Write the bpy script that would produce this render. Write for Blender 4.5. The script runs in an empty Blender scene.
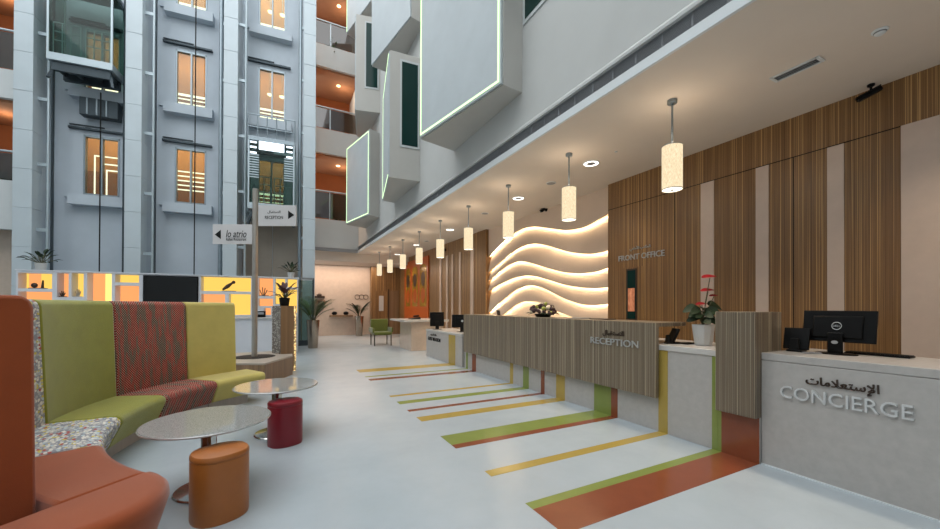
import bpy, bmesh, math, random
from math import sin, cos, pi, radians, sqrt, atan2, hypot
from mathutils import Vector, Matrix

random.seed(7)
S = bpy.context.scene
COL = S.collection

# ------------------------------------------------------------------ camera
YAW, PITCH, ROLL, FPX, PCX, PCY = 0.479526523, 0.004989304, 0.003574724, 374.599738, 470.0, 304.659135
EYE = Vector((0, 0, 1.5))
FW = Vector((sin(YAW) * cos(PITCH), cos(YAW) * cos(PITCH), sin(PITCH)))
_rt = Vector((cos(YAW), -sin(YAW), 0))
_up = _rt.cross(FW)
RT = _rt * cos(ROLL) + _up * sin(ROLL)
UP = -_rt * sin(ROLL) + _up * cos(ROLL)
cam = bpy.data.cameras.new('camera')
cam.sensor_width = 36
cam.lens = FPX / 940 * 36
cam.shift_y = (PCY - 264.5) / 940
cam.clip_start = 0.05
co = bpy.data.objects.new('camera', cam)
COL.objects.link(co)
m3 = Matrix((RT, UP, -FW)).transposed()
co.matrix_world = Matrix.Translation(EYE) @ m3.to_4x4()
S.camera = co


def hit(px, py, n, c):
    """where the sight line through a photo pixel meets the plane n.p = c (used to measure the place)"""
    d = FW + RT * ((px - PCX) / FPX) - UP * ((py - PCY) / FPX)
    n = Vector(n)
    return EYE + d * ((c - n.dot(EYE)) / n.dot(d))


def at_x(px, py, X): return hit(px, py, (1, 0, 0), X)
def at_y(px, py, Y): return hit(px, py, (0, 1, 0), Y)
def at_z(px, py, Z): return hit(px, py, (0, 0, 1), Z)


# ------------------------------------------------------------------ materials
def lin(h):
    if isinstance(h, str):
        h = h.lstrip('#')
        h = [int(h[i:i + 2], 16) / 255 for i in (0, 2, 4)]
    else:
        h = [x / 255 for x in h]
    return tuple((x / 12.92 if x <= 0.04045 else ((x + 0.055) / 1.055) ** 2.4) for x in h) + (1,)


def newmat(name):
    m = bpy.data.materials.new(name)
    m.use_nodes = True
    nt = m.node_tree
    b = nt.nodes['Principled BSDF']
    return m, nt, b


def N(nt, typ, **kw):
    n = nt.nodes.new(typ)
    for k, v in kw.items():
        if k.startswith('i_'):
            n.inputs[k[2:].replace('_', ' ')].default_value = v
        else:
            setattr(n, k, v)
    return n


def ramp(nt, fac, stops, interp='LINEAR'):
    r = N(nt, 'ShaderNodeValToRGB')
    r.color_ramp.interpolation = interp
    el = r.color_ramp.elements
    while len(el) < len(stops):
        el.new(0.5)
    for e, (p, c) in zip(el, stops):
        e.position = p
        e.color = c if not isinstance(c, str) else lin(c)
    nt.links.new(fac, r.inputs[0])
    return r.outputs[0]


def coords(nt, scale, kind='Object'):
    t = N(nt, 'ShaderNodeTexCoord')
    mp = N(nt, 'ShaderNodeMapping')
    mp.inputs['Scale'].default_value = scale
    nt.links.new(t.outputs[kind], mp.inputs[0])
    return mp.outputs[0]


def noise(nt, vec, scale, detail=3, rough=.5):
    n = N(nt, 'ShaderNodeTexNoise', i_Scale=scale, i_Detail=detail, i_Roughness=rough)
    nt.links.new(vec, n.inputs['Vector'])
    return n.outputs[0]


def bump(nt, b, h, strength, dist=.01):
    n = N(nt, 'ShaderNodeBump', i_Strength=strength, i_Distance=dist)
    nt.links.new(h, n.inputs['Height'])
    nt.links.new(n.outputs[0], b.inputs['Normal'])


def solid(name, c, rough=.5, metal=0, var=.0, vs=8, bmp=0, bs=200, spec=.5, scale=(1, 1, 1)):
    """colour with a little procedural mottling and optional grain bump"""
    m, nt, b = newmat(name)
    b.inputs['Roughness'].default_value = rough
    b.inputs['Metallic'].default_value = metal
    b.inputs['Specular IOR Level'].default_value = spec
    base = lin(c)
    if var:
        v = coords(nt, scale)
        f = noise(nt, v, vs, 4, .6)
        lo = tuple(x * (1 - var) for x in base[:3]) + (1,)
        hi = tuple(min(1, x * (1 + var)) for x in base[:3]) + (1,)
        nt.links.new(ramp(nt, f, [(.3, lo), (.7, hi)]), b.inputs['Base Color'])
    else:
        b.inputs['Base Color'].default_value = base
    if bmp:
        bump(nt, b, noise(nt, coords(nt, (1, 1, 1)), bs, 2), bmp)
    return m


def emis(name, c, strength, var=None, scale=(60, 60, 60)):
    m, nt, b = newmat(name)
    nt.nodes.remove(b)
    e = N(nt, 'ShaderNodeEmission', i_Strength=strength)
    e.inputs[0].default_value = lin(c)
    if var:
        v = coords(nt, scale)
        f = noise(nt, v, 1, 3, .7)
        nt.links.new(ramp(nt, f, [(.3, var), (.65, c)]), e.inputs[0])
    nt.links.new(e.outputs[0], nt.nodes['Material Output'].inputs[0])
    return m


def glassmat(name, c, refl=.12, tint=.9):
    m, nt, b = newmat(name)
    nt.nodes.remove(b)
    t = N(nt, 'ShaderNodeBsdfTransparent')
    t.inputs[0].default_value = lin(c)
    g = N(nt, 'ShaderNodeBsdfGlossy', i_Roughness=.03)
    mx = N(nt, 'ShaderNodeMixShader', i_Fac=refl)
    nt.links.new(t.outputs[0], mx.inputs[1])
    nt.links.new(g.outputs[0], mx.inputs[2])
    nt.links.new(mx.outputs[0], nt.nodes['Material Output'].inputs[0])
    return m


def woodmat(name, stops, axis, freq, rough=.35, coat=.15):
    """straight-grained striped veneer; grain runs vertically"""
    m, nt, b = newmat(name)
    b.inputs['Roughness'].default_value = rough
    sc = [freq, freq, .12]
    v = coords(nt, tuple(sc))
    f1 = noise(nt, v, 1, 3, .6)
    v2 = coords(nt, (freq * 6, freq * 6, 1.2))
    f2 = noise(nt, v2, 1, 3, .6)
    mx = N(nt, 'ShaderNodeMath', operation='MULTIPLY_ADD')
    nt.links.new(f2, mx.inputs[0])
    mx.inputs[1].default_value = .25
    nt.links.new(f1, mx.inputs[2])
    sb = N(nt, 'ShaderNodeMath', operation='SUBTRACT')
    nt.links.new(mx.outputs[0], sb.inputs[0])
    sb.inputs[1].default_value = .125
    nt.links.new(ramp(nt, sb.outputs[0], stops), b.inputs['Base Color'])
    bump(nt, b, f2, .12, .004)
    return m


M = {}
M['floor'] = None


def floor_mat():
    m, nt, b = newmat('polished pale floor')
    v = coords(nt, (1, 1, 1))
    f = noise(nt, v, 1.3, 6, .65)
    nt.links.new(ramp(nt, f, [(.3, '#a5afb5'), (.7, '#b0b9bf')]), b.inputs['Base Color'])
    b.inputs['Roughness'].default_value = .24
    b.inputs['Specular IOR Level'].default_value = .4
    return m


M['floor'] = floor_mat()
M['green_tile'] = solid('green inlay', '#7d8a45', .25, var=.06, vs=5)
M['orange_tile'] = solid('rust orange inlay', '#81452d', .2, var=.06, vs=5)
M['yellow_tile'] = solid('ochre yellow inlay', '#aa9249', .2, var=.06, vs=5)
M['stone'] = solid('pale counter stone', '#aeaaa6', .35, var=.06, vs=14)
M['slab'] = solid('white worktop', '#c3c0bc', .2, var=.03, vs=10)
M['peach'] = solid('warm cream stone', '#c6b4a4', .22, var=.05, vs=6)
M['wallstone'] = solid('beige wall stone', '#cbb7a9', .25, var=.04, vs=5)
M['ceil'] = solid('matt ceiling paint', '#d6cbbf', .9, var=.02, vs=2)
M['white'] = solid('white paint', '#bcc1c2', .8, var=.02, vs=2)
M['facade'] = solid('grey white render', '#bcbdbb', .9, var=.03, vs=1.5)
M['trimwhite'] = solid('white metal trim', '#d3d8da', .5)
M['bay'] = solid('bay face panel', '#b0b8bc', .6, var=.04, vs=2)
M['baybody'] = solid('bay render', '#b5b3ae', .9, var=.03, vs=1.5)
M['led'] = emis('pale green edge light', '#dcffc6', 1.7)
M['teal'] = solid('dark teal glass', '#10302d', .12, spec=.2)
M['shaft'] = solid('blue grey shaft plaster', '#b0bac3', .7, var=.05, vs=1.2)
M['clad'] = solid('pale metal cladding', '#b4bfc5', .4, metal=.08, var=.03, vs=2)
M['steel'] = solid('galvanised steel', '#8a969d', .35, metal=.7, var=.06, vs=10)
M['darksteel'] = solid('dark steel', '#3d474d', .45, metal=.5, var=.08, vs=10)
M['rail'] = solid('pale rail metal', '#a9b6bc', .4, metal=.5)
M['chrome'] = solid('polished chrome', '#c9c9c6', .12, metal=1)
M['brushed'] = solid('brushed aluminium', '#b3aca4', .3, metal=.85, var=.05, vs=1, scale=(60, 60, 1))
M['brownwall'] = solid('rust orange corridor paint', '#94562f', .7, var=.08, vs=2)
M['brownceil'] = solid('brown corridor ceiling', '#98694a', .8, var=.05, vs=2)
M['panel'] = solid('taupe metal panel', '#8a8277', .5, var=.05, vs=2)
M['glass'] = glassmat('clear glass', '#d6e4e0', .05)
M['carglass'] = glassmat('tinted lift glass', '#c2d2cc', .025)
M['darkglass'] = glassmat('smoked railing glass', '#8e8a80', .12)
M['black'] = solid('black plastic', '#060607', .4, spec=.2)
M['blackmatte'] = solid('black rubber', '#0b0b0b', .6, spec=.25)
M['screen'] = solid('switched off screen', '#08080a', .12)
M['grey'] = solid('grey plastic', '#85878a', .5)
M['silver'] = solid('satin silver', '#c5c7c8', .35, metal=.6)
M['bronze'] = solid('dark bronze letters', '#4a3c33', .35, metal=.5)
M['letter'] = solid('satin steel letters', '#c9caca', .35, metal=.1)
M['leaf'] = solid('dark leaf', '#1c2e18', .55, var=.35, vs=9, spec=.25)
M['leaf2'] = solid('mid leaf', '#3c5a28', .45, var=.3, vs=9)
M['stem'] = solid('plant stem', '#4c4a2a', .6)
M['redflower'] = solid('red spathe', '#7c121b', .6, spec=.15, var=.15, vs=20)
M['soil'] = solid('potting soil', '#2c231c', .95, var=.4, vs=60)
M['pot'] = solid('pale grey glaze', '#b4b5b4', .3, var=.03, vs=8)
M['potmetal'] = solid('metal planter', '#a39789', .2, metal=.9, var=.1, vs=1, scale=(14, 14, .5))
M['orangevelvet'] = None
M['shelfwhite'] = solid('white lacquer', '#c9ccd2', .4, var=.02, vs=3)
M['leather_o'] = solid('tan orange leather', '#a8642c', .36, var=.07, vs=5, bmp=.12, bs=260)
M['leather_r'] = solid('crimson leather', '#7e1422', .33, var=.08, vs=5, bmp=.12, bs=260)
M['woodwall'] = woodmat('striped brown veneer', [(.28, '#4a3320'), (.40, '#70502f'), (.48, '#8a663f'), (.53, '#5d4229'), (.58, '#9b764a'), (.66, '#c79f68')], 'y', 95)
M['woodgrey'] = woodmat('striped grey brown veneer', [(.28, '#3f352b'), (.40, '#64574a'), (.48, '#7b6c59'), (.53, '#53483d'), (.58, '#8d806c'), (.66, '#b7aa90')], 'y', 125)
M['woodplain'] = woodmat('plain brown veneer', [(.3, '#745c44'), (.5, '#86694c'), (.7, '#94765a')], 'y', 16)
M['tabletop'] = None
M['plinth'] = solid('grey plinth laminate', '#b5aca6', .5, var=.08, vs=1, scale=(20, 20, .4))


def fabric(name, c, var=.10, weave=260, rough=.85, sheen=.4):
    m, nt, b = newmat(name)
    base = lin(c)
    v = coords(nt, (1, 1, 1))
    f = noise(nt, v, 3.5, 5, .65)
    lo = tuple(x * (1 - var) for x in base[:3]) + (1,)
    hi = tuple(min(1, x * (1 + var)) for x in base[:3]) + (1,)
    nt.links.new(ramp(nt, f, [(.3, lo), (.7, hi)]), b.inputs['Base Color'])
    b.inputs['Roughness'].default_value = rough
    b.inputs['Sheen Weight'].default_value = sheen
    b.inputs['Specular IOR Level'].default_value = .2
    bump(nt, b, noise(nt, v, weave, 2), .35, .003)
    return m


M['rust'] = fabric('rust orange velvet', '#98481f', .09)
M['green'] = fabric('olive green velvet', '#8c8c2c', .10)
M['lime'] = fabric('pale lime weave', '#c2b263', .07, 160)
M['chairgreen'] = fabric('apple green weave', '#5f652b', .08, 160)


def dotted():
    m, nt, b = newmat('red and brown dotted fabric')
    uv = coords(nt, (1, 1, 1), 'UV')
    s1 = coords(nt, (15, 2.2, 1), 'UV')
    f = noise(nt, s1, 1, 2, .6)
    base = ramp(nt, f, [(.0, '#3f302d'), (.44, '#54443c'), (.49, '#84211f'), (.59, '#9c2523'), (.64, '#5c4c42')])
    sc = coords(nt, (48, 48, 1), 'UV')
    mp = N(nt, 'ShaderNodeVectorRotate', rotation_type='Z_AXIS')
    mp.inputs['Angle'].default_value = pi / 4
    nt.links.new(sc, mp.inputs['Vector'])
    vo = N(nt, 'ShaderNodeTexVoronoi', i_Scale=1.0, i_Randomness=0.05)
    nt.links.new(mp.outputs[0], vo.inputs['Vector'])
    d = ramp(nt, vo.outputs['Distance'], [(.0, (1, 1, 1, 1)), (.20, (1, 1, 1, 1)), (.30, (0, 0, 0, 1))])
    mx = N(nt, 'ShaderNodeMix', data_type='RGBA')
    nt.links.new(d, mx.inputs[0])
    nt.links.new(base, mx.inputs[6])
    mx.inputs[7].default_value = lin('#bfb39e')
    nt.links.new(mx.outputs[2], b.inputs['Base Color'])
    b.inputs['Roughness'].default_value = .85
    b.inputs['Specular IOR Level'].default_value = .2
    return m


def floral():
    m, nt, b = newmat('pale multicolour patterned fabric')
    v = coords(nt, (24, 46, 1), 'UV')
    vo = N(nt, 'ShaderNodeTexVoronoi', i_Scale=1.0, i_Randomness=.9)
    nt.links.new(v, vo.inputs['Vector'])
    sep = N(nt, 'ShaderNodeSeparateColor')
    nt.links.new(vo.outputs['Color'], sep.inputs[0])
    base = ramp(nt, sep.outputs[0], [(.0, '#a9a9ab'), (.22, '#c4c1ba'), (.40, '#dcd8ce'), (.62, '#b3c2c8'), (.76, '#cdbd5c'), (.86, '#b0544a'), (.90, '#dcd8ce')], 'CONSTANT')
    d = ramp(nt, vo.outputs['Distance'], [(.0, (0, 0, 0, 1)), (.55, (0, 0, 0, 1)), (.66, (1, 1, 1, 1))])
    mx = N(nt, 'ShaderNodeMix', data_type='RGBA')
    nt.links.new(d, mx.inputs[0])
    nt.links.new(base, mx.inputs[6])
    mx.inputs[7].default_value = lin('#8f8f95')
    nt.links.new(mx.outputs[2], b.inputs['Base Color'])
    b.inputs['Roughness'].default_value = .85
    b.inputs['Specular IOR Level'].default_value = .2
    return m


def dots_white():
    m, nt, b = newmat('white dotted mosaic panel')
    v = coords(nt, (26, 26, 26))
    vo = N(nt, 'ShaderNodeTexVoronoi', i_Scale=1.0, i_Randomness=.6)
    nt.links.new(v, vo.inputs['Vector'])
    c = ramp(nt, vo.outputs['Distance'], [(.0, '#d9d3c8'), (.30, '#d9d3c8'), (.38, '#6a6057')])
    nt.links.new(c, b.inputs['Base Color'])
    b.inputs['Roughness'].default_value = .5
    return m


def speckle():
    m, nt, b = newmat('speckled grey table top')
    v = coords(nt, (1, 1, 1))
    f = noise(nt, v, 140, 2, .6)
    nt.links.new(ramp(nt, f, [(.35, '#7a7a77'), (.6, '#aaa9a5')]), b.inputs['Base Color'])
    b.inputs['Roughness'].default_value = .05
    b.inputs['Specular IOR Level'].default_value = .7
    return m


def pierced():
    m, nt, b = newmat('pierced glowing edge')
    v = coords(nt, (26, 26, 26))
    vo = N(nt, 'ShaderNodeTexVoronoi', i_Scale=1.0, i_Randomness=.6)
    nt.links.new(v, vo.inputs['Vector'])
    f = ramp(nt, vo.outputs['Distance'], [(.0, (1, 1, 1, 1)), (.4, (1, 1, 1, 1)), (.5, (0, 0, 0, 1))])
    b.inputs['Base Color'].default_value = lin('#b59a70')
    b.inputs['Emission Color'].default_value = lin('#ffd890')
    mu = N(nt, 'ShaderNodeMath', operation='MULTIPLY')
    nt.links.new(f, mu.inputs[0])
    mu.inputs[1].default_value = 1.6
    nt.links.new(mu.outputs[0], b.inputs['Emission Strength'])
    return m


M['wavepaint'] = solid('cream wave paint', '#d2bfae', .8, var=.02, vs=3)
M['dotted'] = dotted()
M['floral'] = floral()
M['mosaic'] = dots_white()
M['tabletop'] = speckle()
M['pierced'] = pierced()
M['shade'] = emis('lit linen shade', '#fff0cc', 1.12, '#e2c596', (120, 120, 30))
M['bulbwhite'] = emis('lamp diffuser', '#fff2d8', 2.5)
M['ring'] = emis('downlight ring', '#fffaf0', 3.5)
M['cove'] = emis('warm cove strip', '#ffe3b8', 46)
M['yglow'] = emis('backlit yellow panel', '#ffcd62', 1.15)
M['oglow'] = emis('backlit orange panel', '#ffa868', 1.1)
M['ybright'] = emis('backlit bright yellow edge', '#ffe680', 1.4)
M['warmslat'] = emis('lit slat', '#ffe8c8', 3)
M['coldlamp'] = emis('cold white lamp', '#e8f4ff', 2.6)
M['warmlamp'] = emis('warm lamp', '#ffd9a0', 5)
M['reflectglow'] = emis('painted warm pane reflection', '#f0a074', .75, '#a85a3c', (9, 9, 5))  # emission stands in for the warm reflection in the door pane


# ------------------------------------------------------------------ mesh builder
def root_of(o):
    while o.parent is not None:
        o = o.parent
    return o


class MB:
    def __init__(self, T=None):
        self.v, self.f, self.uv, self.T = [], [], [], T or Matrix.Identity(4)

    def add(self, vs, fs, uvs=None):
        k = len(self.v)
        self.v += [self.T @ Vector(p) for p in vs]
        for i, f in enumerate(fs):
            self.f.append([k + j for j in f])
            self.uv.append(uvs[i] if uvs else [(0, 0)] * len(f))
        return self

    def box(self, x0, x1, y0, y1, z0, z1):
        vs = [(x, y, z) for x in (x0, x1) for y in (y0, y1) for z in (z0, z1)]
        fs = [(0, 1, 3, 2), (4, 6, 7, 5), (0, 4, 5, 1), (2, 3, 7, 6), (0, 2, 6, 4), (1, 5, 7, 3)]
        return self.add(vs, fs)

    def hexa(self, p):
        """eight points: four of one face in order, then the four opposite"""
        fs = [(0, 1, 2, 3), (7, 6, 5, 4)] + [(i, (i + 1) % 4 + 0, (i + 1) % 4 + 4, i + 4) for i in range(4)]
        return self.add(p, fs)

    def prism(self, poly, z0, z1):
        n = len(poly)
        vs = [(x, y, z0) for x, y in poly] + [(x, y, z1) for x, y in poly]
        fs = [tuple(range(n)), tuple(range(2 * n - 1, n - 1, -1))] + [(i, (i + 1) % n, (i + 1) % n + n, i + n) for i in range(n)]
        return self.add(vs, fs)

    def extrude(self, pts, vec):
        n = len(pts)
        vec = Vector(vec)
        vs = [Vector(p) for p in pts] + [Vector(p) + vec for p in pts]
        fs = [tuple(range(n)), tuple(range(2 * n - 1, n - 1, -1))] + [(i, (i + 1) % n, (i + 1) % n + n, i + n) for i in range(n)]
        return self.add(vs, fs)

    def quad(self, *p):
        return self.add(p, [tuple(range(len(p)))])

    def tube(self, path, r, n=8, caps=True):
        path = [Vector(p) for p in path]
        rs = r if isinstance(r, (list, tuple)) else [r] * len(path)
        vs, fs = [], []
        ref = None
        for i, p in enumerate(path):
            d = (path[min(i + 1, len(path) - 1)] - path[max(i - 1, 0)]).normalized()
            if ref is None:
                ref = d.orthogonal().normalized()
            else:
                ref = (ref - d * ref.dot(d)).normalized()
            b = d.cross(ref)
            for k in range(n):
                a = 2 * pi * k / n
                vs.append(p + (ref * cos(a) + b * sin(a)) * rs[i])
        for i in range(len(path) - 1):
            for k in range(n):
                fs.append((i * n + k, i * n + (k + 1) % n, (i + 1) * n + (k + 1) % n, (i + 1) * n + k))
        if caps:
            fs.append(tuple(range(n)))
            fs.append(tuple((len(path) - 1) * n + k for k in range(n - 1, -1, -1)))
        return self.add(vs, fs)

    def bar(self, a, b, w, h=None, up=(0, 0, 1)):
        """rectangular bar from a to b"""
        a, b = Vector(a), Vector(b)
        h = h or w
        d = (b - a).normalized()
        u = Vector(up)
        if abs(d.dot(u)) > .98:
            u = Vector((1, 0, 0))
        s = d.cross(u).normalized() * (w / 2)
        t = s.cross(d).normalized() * (h / 2)
        return self.hexa([a - s - t, a + s - t, a + s + t, a - s + t, b - s - t, b + s - t, b + s + t, b - s + t])

    def lathe(self, c, prof, n=32, sx=1, sy=1, rot=0, expo=2, caps=True):
        c = Vector(c)
        vs, fs = [], []
        for r, z in prof:
            for k in range(n):
                a = 2 * pi * k / n
                ca, sa = cos(a), sin(a)
                if expo != 2:
                    ca = math.copysign(abs(ca) ** (2 / expo), ca)
                    sa = math.copysign(abs(sa) ** (2 / expo), sa)
                x, y = r * sx * ca, r * sy * sa
                vs.append(c + Vector((x * cos(rot) - y * sin(rot), x * sin(rot) + y * cos(rot), z)))
        for i in range(len(prof) - 1):
            for k in range(n):
                fs.append((i * n + k, i * n + (k + 1) % n, (i + 1) * n + (k + 1) % n, (i + 1) * n + k))
        if caps and prof[0][0] > 1e-6:
            fs.append(tuple(range(n - 1, -1, -1)))
        if caps and prof[-1][0] > 1e-6:
            fs.append(tuple((len(prof) - 1) * n + k for k in range(n)))
        return self.add(vs, fs)

    def sphere(self, c, r, n=10, sq=(1, 1, 1)):
        prof = [(max(1e-7, r * sin(pi * i / n)), -r * cos(pi * i / n) * sq[2]) for i in range(n + 1)]
        return self.lathe(c, prof, n + 2, sq[0], sq[1])

    def leaf(self, base, d, up, L, w, droop, seg=5, fold=.15, thick=0):
        """pointed leaf, bending under its weight"""
        base, d, up = Vector(base), Vector(d).normalized(), Vector(up).normalized()
        side = d.cross(up)
        if side.length < 1e-3:
            side = d.orthogonal()
        side.normalize()
        nrm = side.cross(d).normalized()
        vs, fs = [], []
        p = base.copy()
        dd = d.copy()
        for i in range(seg + 1):
            t = i / seg
            ww = w * (sin(pi * min(1, t * .93 + .07)) ** .8)
            vs += [p - side * ww * .5 + nrm * fold * ww, p, p + side * ww * .5 + nrm * fold * ww]
            dd = (dd + Vector((0, 0, -droop / seg))).normalized()
            nrm = side.cross(dd).normalized()
            p = p + dd * (L / seg)
        for i in range(seg):
            for k in range(2):
                a = i * 3 + k
                fs.append((a, a + 1, a + 4, a + 3))
        return self.add(vs, fs)

    def build(self, name, mat, parent=None, bevel=0, seg=2, smooth=True, ang=.6, uvs=False, recalc=True):
        me = bpy.data.meshes.new(name)
        vs = self.v
        if parent is not None:
            inv = root_of(parent).matrix_basis.inverted()
            vs = [inv @ p for p in vs]
        me.from_pydata([tuple(p) for p in vs], [], self.f)
        if uvs:
            l = me.uv_layers.new(name='UVMap')
            flat = [c for fu in self.uv for c in fu]
            for i, c in enumerate(flat):
                l.data[i].uv = c
        if recalc:
            bm = bmesh.new()
            bm.from_mesh(me)
            bmesh.ops.recalc_face_normals(bm, faces=bm.faces)
            bm.to_mesh(me)
            bm.free()
        me.materials.append(M[mat] if isinstance(mat, str) else mat)
        if smooth:
            me.shade_smooth()
            me.set_sharp_from_angle(angle=ang)
        o = bpy.data.objects.new(name, me)
        COL.objects.link(o)
        if parent is not None:
            o.parent = parent
        if bevel:
            b = o.modifiers.new('bevel', 'BEVEL')
            b.width = bevel
            b.segments = seg
            b.limit_method = 'ANGLE'
            b.angle_limit = .6
        return o


def B(*a): return MB().box(*a)


def tag(o, label, cat, group=None):
    o['label'] = label
    o['category'] = cat
    if group:
        o['group'] = group
    return o


def thing(name, label, cat, loc=(0, 0, 0), rz=0, group=None):
    o = bpy.data.objects.new(name, None)
    COL.objects.link(o)
    o.empty_display_size = .1
    o.matrix_basis = Matrix.Translation(Vector(loc)) @ Matrix.Rotation(rz, 4, 'Z')
    return tag(o, label, cat, group)


def struct(o):
    o['kind'] = 'structure'
    return o


def copy_thing(src, loc, rz=None, label=None, group=None):
    r = src.copy()
    COL.objects.link(r)
    mb = Matrix.Translation(Vector(loc)) @ (Matrix.Rotation(rz, 4, 'Z') if rz is not None else src.matrix_basis.to_3x3().to_4x4())
    r.matrix_basis = mb
    if label:
        r['label'] = label
    if group:
        r['group'] = group
    for ch in list(src.children):
        c = ch.copy()
        COL.objects.link(c)
        c.parent = r
        for g in list(ch.children):
            d = g.copy()
            COL.objects.link(d)
            d.parent = c
    return r


# Arabic letters: (isolated, final, initial, medial) presentation forms
AR = {'ا': (0xFE8D, 0xFE8E), 'أ': (0xFE83, 0xFE84), 'إ': (0xFE87, 0xFE88), 'و': (0xFEED, 0xFEEE)}
for _c, _b in (('ب', 0xFE8F), ('ت', 0xFE95), ('س', 0xFEB1), ('ض', 0xFEBD), ('ع', 0xFEC9), ('ف', 0xFED1), ('ق', 0xFED5), ('ك', 0xFED9), ('ل', 0xFEDD), ('م', 0xFEE1), ('ي', 0xFEF1)):
    AR[_c] = (_b, _b + 1, _b + 2, _b + 3)
LIG = {'ا': (0xFEFB, 0xFEFC), 'أ': (0xFEF7, 0xFEF8), 'إ': (0xFEF9, 0xFEFA)}


def arabic(s):
    out = []
    for word in s.split(' '):
        w, i, prev = [], 0, False
        while i < len(word):
            c = word[i]
            if c == 'ل' and i + 1 < len(word) and word[i + 1] in LIG:
                w.append(chr(LIG[word[i + 1]][1 if prev else 0]))
                prev = False
                i += 2
                continue
            f = AR[c]
            nxt = i + 1 < len(word)
            dual = len(f) == 4
            if dual and nxt:
                w.append(chr(f[3 if prev else 2]))
            else:
                w.append(chr(f[1 if prev else 0]))
            prev = dual
            i += 1
        out.append(''.join(reversed(w)))
    return ' '.join(reversed(out))


def lettering(name, body, origin, xdir, ydir, width, height, depth, mat, parent, label=None, shear=0, bold=0):
    """raised letters: origin = lower left of the first line as read, xdir = reading direction on the surface"""
    cu = bpy.data.curves.new('letters', 'FONT')
    cu.body = body
    cu.size = 1
    cu.extrude = .02
    cu.shear = shear
    cu.offset = bold
    cu.resolution_u = 3
    tmp = bpy.data.objects.new('letters', cu)
    COL.objects.link(tmp)
    dg = bpy.context.evaluated_depsgraph_get()
    me = bpy.data.meshes.new_from_object(tmp.evaluated_get(dg))
    bpy.data.objects.remove(tmp)
    xs = [v.co.x for v in me.vertices]
    ys = [v.co.y for v in me.vertices]
    x0, x1, y0, y1 = min(xs), max(xs), min(ys), max(ys)
    X, Y = Vector(xdir).normalized(), Vector(ydir).normalized()
    Z = X.cross(Y)
    mb = MB()
    vs = []
    for v in me.vertices:
        vs.append(Vector(origin) + X * ((v.co.x - x0) / (x1 - x0) * width) + Y * ((v.co.y - y0) / (y1 - y0) * height) + Z * (depth if v.co.z > 0 else 0))
    mb.add(vs, [tuple(p.vertices) for p in me.polygons])
    bpy.data.meshes.remove(me)
    o = mb.build(name, mat, parent, smooth=False, recalc=False)
    if label:
        o['label'] = label
    return o

# ================================================================== SETTING
XW, XC, ZC, XF = 6.03, 4.12, 4.0, 3.45     # right wall, counter front, low ceiling, upper facade
YE = 20.2
struct(B(-11, 6.3, -4.2, 20.5, -.12, 0).build('floor', 'floor'))
for i, (x1, y0, y1, m) in enumerate([
        (4.118, 1.91, 2.25, 'orange_tile'), (4.118, 2.25, 2.345, 'green_tile'), (4.118, 2.85, 2.97, 'yellow_tile'),
        (4.118, 3.58, 3.69, 'orange_tile'), (4.118, 3.69, 4.0, 'green_tile'), (4.118, 4.62, 4.83, 'yellow_tile'),
        (4.118, 5.13, 5.23, 'orange_tile'), (4.118, 5.58, 5.76, 'green_tile'), (4.118, 6.09, 6.2, 'yellow_tile'),
        (4.118, 7.61, 7.8, 'orange_tile'), (4.118, 8.02, 8.12, 'green_tile'), (4.078, 8.65, 9.06, 'yellow_tile')]):
    struct(B(1.7, x1, y0, y1, .0, .0015).build('trim_%d' % (i + 1), m, smooth=False))

struct(B(XF, 6.3, -4.2, 18.4, ZC, ZC + .25).build('ceiling', 'ceil'))
struct(B(-2, 6.3, 18.4, 20.5, 3.6, 3.8).build('ceiling.001', 'ceil'))
struct(B(-2, 6.3, 18.36, 18.4, 3.6, 4.3).build('trim_13', 'ceil'))
# right wall: striped veneer either side of the recessed wave wall
Y1, Y2 = 5.49, 10.50
struct(B(XW, 6.3, -4.2, Y1, 0, ZC).build('wall_right', 'woodwall'))
struct(B(XW, 6.3, Y2, 20.5, 0, ZC).build('wall_right.001', 'woodwall'))
struct(B(6.29, 6.45, Y1, Y2, 0, ZC).build('wall_right.002', 'wallstone'))
k = 14
for y0, y1 in ((3.40, 3.604), (2.675, 2.833), (1.905, 2.06)):
    struct(B(XW - .012, XW, y0, y1, 0, 3.47).build('trim_%d' % k, 'wallstone', bevel=.003))
    k += 1
struct(B(XW - .012, XW, -4, 1.447, 0, 3.48).build('trim_%d' % k, 'wallstone', bevel=.003)); k += 1
struct(B(XW - .004, XW, 1.447, Y1, 3.472, 3.482).build('trim_%d' % k, 'blackmatte')); k += 1
for y in (4.05, 2.4):
    struct(B(XW - .003, XW, y - .004, y + .004, 0, 3.47).build('trim_%d' % k, 'blackmatte')); k += 1
for x0, x1 in ((440, 441.7), (446.5, 448.2), (452, 453.4), (459.5, 461.2), (471, 474)):
    ya, yb = at_x(x1, 300, XW).y, at_x(x0, 300, XW).y
    struct(B(XW - .03, XW, ya, yb, 0, 3.5).build('trim_%d' % k, 'wallstone')); k += 1
# end wall, rear and left walls of the hall
struct(B(-2, 6.3, YE, 20.5, 0, 3.7).build('wall_end', 'peach'))
struct(B(4.48, XW, 19.85, 20.2, 0, 3.6).build('wall_end.001', 'woodwall'))
struct(B(-11, 6.3, -4.2, -4.0, 0, 15).build('wall_back', 'white'))
struct(B(-11.2, -11, -4.2, 20, 0, 15).build('wall_left', 'white'))
# upper facade above the reception
struct(B(XF, XF + .3, -4.2, 21.5, ZC + .25, 16.5).build('wall_upper', 'facade'))
struct(B(XF - .035, XF, -4, 18, ZC - .01, ZC + .10).build('trim_%d' % k, 'trimwhite', bevel=.004)); k += 1
struct(MB().extrude([(XF, -4, 4.265), (XF - .05, -4, 4.265), (XF - .05, -4, 4.30), (XF, -4, 4.36)], (0, 22, 0)).build('trim_%d' % k, 'facade')); k += 1


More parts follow.
